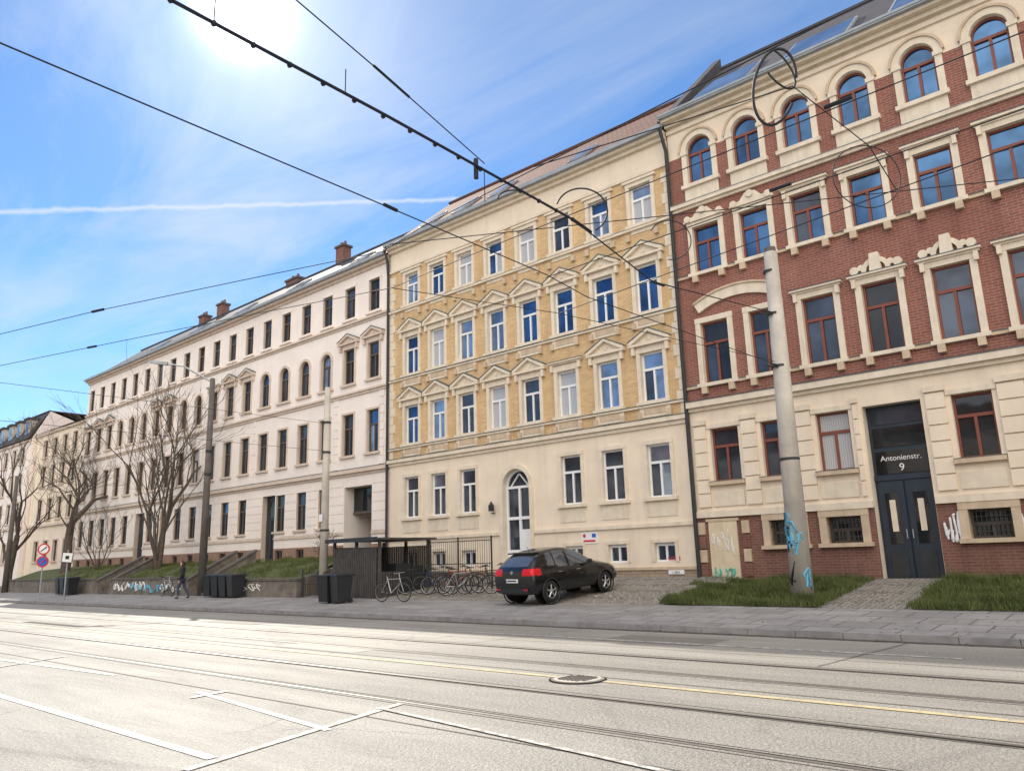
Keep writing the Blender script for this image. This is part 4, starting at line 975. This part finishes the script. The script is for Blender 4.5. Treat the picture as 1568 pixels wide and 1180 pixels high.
tree('bare_shrub',(-30.3,21.5,1.5),[((-.4,0,1),.6,.02),((.4,0,1),.6,.02),((0,-.3,1),.6,.02)],4,'bark_light',19,.6,spread=40)

# ------------------------------------------------------------------ overhead wires
def W(pts,r=.008,name='overhead_wire',z=6.5):
    P=[p if len(p)==3 else (p[0],p[1],z) for p in pts]
    return curve(name,P,r,'wire_black',res=1)
A=[(-6,-10,7.3),(-6.0,2.5),(-6.05,5),(-6.2,8.6),(-6.9,12,6.6),(-7.95,20.1,8.1)]
W(A[:4],.018,'span_wire'); W(A[3:],.012,'span_wire')
W([(-7.7,-10,7.2),(-7.7,1.7),(-7.8,6.4),(-7.9,10.1),(-8.1,11.6),(-7.98,20.1,6.62)],.009,'span_wire')
W([(-3.5,-10,7.6),(-5.2,3.2),(-5.5,4.5),(-6,6.5)],.007,'span_wire')
W([(-45,-4,6.9),(-18.1,4.6),(-15.2,5.4),(-11.8,6.5),(-9.1,7.4),(-7.9,7.2),(-3.5,6.9),(-1.7,6.8),(14,6.8)],.007,'contact_wire')
W([(-45,-2,6.6),(-21,5.4),(-17.9,6.3),(-13.1,7.7),(-10.3,8.6),(-8,8.5),(-.5,8.3),(14,8.2)],.007,'contact_wire')
W([(-8.0,10.2),(-.7,9.9),(14,9.8)],.008,'contact_wire'); W([(-9.1,12.0),(-.9,10.8),(14,10.6)],.008,'contact_wire')
W([(-8.8,7.3),(-5.1,9.5),(2,13.7)],.007,'contact_wire'); W([(-10.3,8.6),(-9.1,12.0),(-7.98,20.1,6.7)],.007,'span_wire')
W([(-28.8,23.9,13.9),(-8.9,7.3,6.5)],.007,'span_wire')
W([(-27.75,19.6,7.6),(-27.5,-10,7.4)],.008,'span_wire'); W([(-27.75,19.6,6.4),(-27.5,-10,6.2)],.008,'span_wire')
W([(-5.6,7.0,6.5),(-2.5,7.6,6.5),(-2.3,9.5,6.5),(-2.4,11,6.5)],.007)
def loop(c,rx,rz,tilt,r=.011,a0=0,a1=360,ax=(1,0,0)):
    pts=[];ax=Vector(ax).normalized();n=26
    for i in range(n+1):
        t=math.radians(a0+(a1-a0)*i/n); u=rx*math.cos(t);w=rz*math.sin(t)
        uu=u*math.cos(tilt)-w*math.sin(tilt);ww=u*math.sin(tilt)+w*math.cos(tilt)
        pts.append((c[0]+ax.x*uu,c[1]+ax.y*uu,c[2]+ww))
    curve('jumper_cable',pts,r,'wire_black',res=2)
ax=(.755,.656,0)
loop((-2.6,7.35,6.42),.22,.46,-.25,.015,20,340,ax); loop((-2.55,7.35,6.62),.12,.28,.5,.011,180,400,ax)
loop((-2.5,10.0,6.35),.44,.44,0,.007,0,360,ax); loop((-5.5,10.2,6.45),.33,.33,0,.009,-100,150,ax)
loop((-5.75,8.2,6.35),.36,.34,0,.012,-60,160,ax); loop((-6.3,7.4,6.45),.22,.12,0,.011,0,180,ax)
b=B('line_insulators')
def lerp(a,c,t): return Vector(a).lerp(Vector(c),t)
for i in range(16):
    p=lerp((-6,2.5,6.5),(-6.2,8.6,6.5),i/15) ; b.torus('clamps','wire_black',p,(0,1,0),.012,.022,10,6)
for p,q,r in(((-7.78,6.35,6.5),(-7.8,6.6,6.5),.026),((-15.3,5.37,6.5),(-15.0,5.46,6.5),.026),((-17.95,6.28,6.5),(-17.7,6.36,6.5),.026),((-6.9,12,6.6),(-7.0,12.6,6.7),.026),((-6.2,8.6,6.5),(-6.3,9.2,6.52),.026),((-3.7,9.8,6.5),(-3.4,9.8,6.5),.026),((-2.4,8.26,6.5),(-2.1,8.26,6.5),.026),((-5.45,4.3,6.5),(-5.6,4.9,6.5),.014)):
    b.cyl('insulators','wire_black',p,q,r,n=8)
for p,dz in(((-6.0,2.9,6.5),.3),((-6.05,4.4,6.5),.3),((-6.1,6.6,6.5),-.45)):
    b.cyl('droppers','wire_black',(p[0],p[1],p[2]),(p[0],p[1],p[2]+dz),.006,n=5)
b.cyl('section_insulator','wire_black',(-6.15,6.5,6.35),(-6.15,6.5,6.62),.03,n=8)
b.finish()

# ------------------------------------------------------------------ world
sd=Vector((-.7036,.3703,.6064)).normalized()
w=D.worlds.new('World'); scene.world=w; w.use_nodes=True; nt=w.node_tree; nt.nodes.clear()
sky=nt.nodes.new('ShaderNodeTexSky'); sky.sky_type='NISHITA'; sky.sun_disc=False
sky.sun_elevation=math.asin(sd.z); sky.sun_rotation=math.atan2(sd.x,sd.y)
sky.altitude=100; sky.air_density=1.0; sky.dust_density=.06; sky.ozone_density=2.0
tc=nt.nodes.new('ShaderNodeTexCoord')
def dot(v):
    n=nt.nodes.new('ShaderNodeVectorMath'); n.operation='DOT_PRODUCT'; L(nt,tc.outputs['Generated'],n.inputs[0]); n.inputs[1].default_value=v; return n.outputs['Value']
sep=nt.nodes.new('ShaderNodeSeparateXYZ'); L(nt,tc.outputs['Generated'],sep.inputs[0])
zc=math_(nt,'MAXIMUM',sep.outputs[2],.08)
cb=nt.nodes.new('ShaderNodeCombineXYZ'); L(nt,math_(nt,'DIVIDE',sep.outputs[0],zc),cb.inputs[0]); L(nt,math_(nt,'DIVIDE',sep.outputs[1],zc),cb.inputs[1])
mp=nt.nodes.new('ShaderNodeMapping'); mp.inputs['Rotation'].default_value=(0,0,.9); mp.inputs['Scale'].default_value=(.55,1.7,1); L(nt,cb.outputs[0],mp.inputs[0])
n1=noise(nt,mp.outputs[0],1.1,7,.62,.6); n2=noise(nt,cb.outputs[0],.5,3,.5)
cl=math_(nt,'MULTIPLY',ramp(nt,n1,.42,.76),ramp(nt,n2,.34,.60))
cl=math_(nt,'MULTIPLY',cl,.75)
skyc=mixc(nt,1.0,sky.outputs[0],(.66,.88,1.08),'MULTIPLY')
c=mixc(nt,cl,skyc,(5.4,5.8,6.4))
# added fill glow in the unseen sky behind the camera, brightens the facades
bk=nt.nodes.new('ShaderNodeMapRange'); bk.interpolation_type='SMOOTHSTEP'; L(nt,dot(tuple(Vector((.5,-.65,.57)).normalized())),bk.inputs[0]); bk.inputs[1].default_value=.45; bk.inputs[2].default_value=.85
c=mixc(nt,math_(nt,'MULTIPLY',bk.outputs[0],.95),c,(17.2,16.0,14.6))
a=Vector((-.9018,.2165,.3740));bb=Vector((-.6279,.6400,.4428)); nn=a.cross(bb).normalized(); tt=(bb-a).normalized()
dn=math_(nt,'ABSOLUTE',math_(nt,'ADD',dot(tuple(nn)),math_(nt,'MULTIPLY',math_(nt,'SUBTRACT',noise(nt,tc.outputs['Generated'],22,4,.7),.5),.010)))
band=ramp(nt,dn,.0003,.0034,(1,1,1),(0,0,0))
tp=dot(tuple(tt)); m2_=math_(nt,'LESS_THAN',tp,bb.dot(tt)+.0)
ct=math_(nt,'MULTIPLY',band,m2_); ct=math_(nt,'MULTIPLY',ct,math_(nt,'GREATER_THAN',dot(tuple(a)),.5)); ct=math_(nt,'MULTIPLY',ct,.6)
c=mixc(nt,ct,c,(6.0,6.2,6.6))
sdn=math_(nt,'MAXIMUM',dot(tuple(sd)),0)
g1=math_(nt,'MULTIPLY',math_(nt,'POWER',sdn,1600),25.0); g2=math_(nt,'MULTIPLY',math_(nt,'POWER',sdn,110),2.6)
ad=nt.nodes.new('ShaderNodeMix'); ad.data_type='RGBA'; ad.blend_type='ADD'; ad.inputs[0].default_value=1
gs=nt.nodes.new('ShaderNodeCombineXYZ'); g=math_(nt,'ADD',g1,g2)
for i in range(3): L(nt,g,gs.inputs[i])
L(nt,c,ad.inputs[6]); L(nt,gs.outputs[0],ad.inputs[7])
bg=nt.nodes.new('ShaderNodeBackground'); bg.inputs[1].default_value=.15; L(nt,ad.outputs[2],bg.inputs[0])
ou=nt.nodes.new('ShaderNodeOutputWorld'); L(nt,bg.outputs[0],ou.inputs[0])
sl=D.lights.new('sun','SUN'); sl.energy=5.0; sl.angle=math.radians(.53); sl.color=(1,.93,.82)
so=D.objects.new('sun',sl); scene.collection.objects.link(so); so.rotation_euler=sd.to_track_quat('Z','Y').to_euler(); so.location=sd*100

# ------------------------------------------------------------------ camera
p=math.radians(12.65); a=math.radians(41)
Hh=Vector((-math.sin(a),math.cos(a),0)); Rr=Vector((math.cos(a),math.sin(a),0)); Up=Vector((0,0,1))
fwd=Hh*math.cos(p)+Up*math.sin(p); upc=Up*math.cos(p)-Hh*math.sin(p)
xc=(Rr-.029*upc).normalized(); yc=(upc+.029*Rr).normalized()
cam=D.cameras.new('camera'); cam.sensor_width=36; cam.lens=36*1180/1568; cam.clip_end=3000; cam.clip_start=.05
co=D.objects.new('camera',cam); scene.collection.objects.link(co)
Mx=Matrix((xc,yc,-fwd)).transposed().to_4x4(); Mx.translation=Vector((0,0,1.65)); co.matrix_world=Mx
scene.camera=co
scene.view_settings.view_transform='Standard'; scene.view_settings.look='None'; scene.view_settings.exposure=0
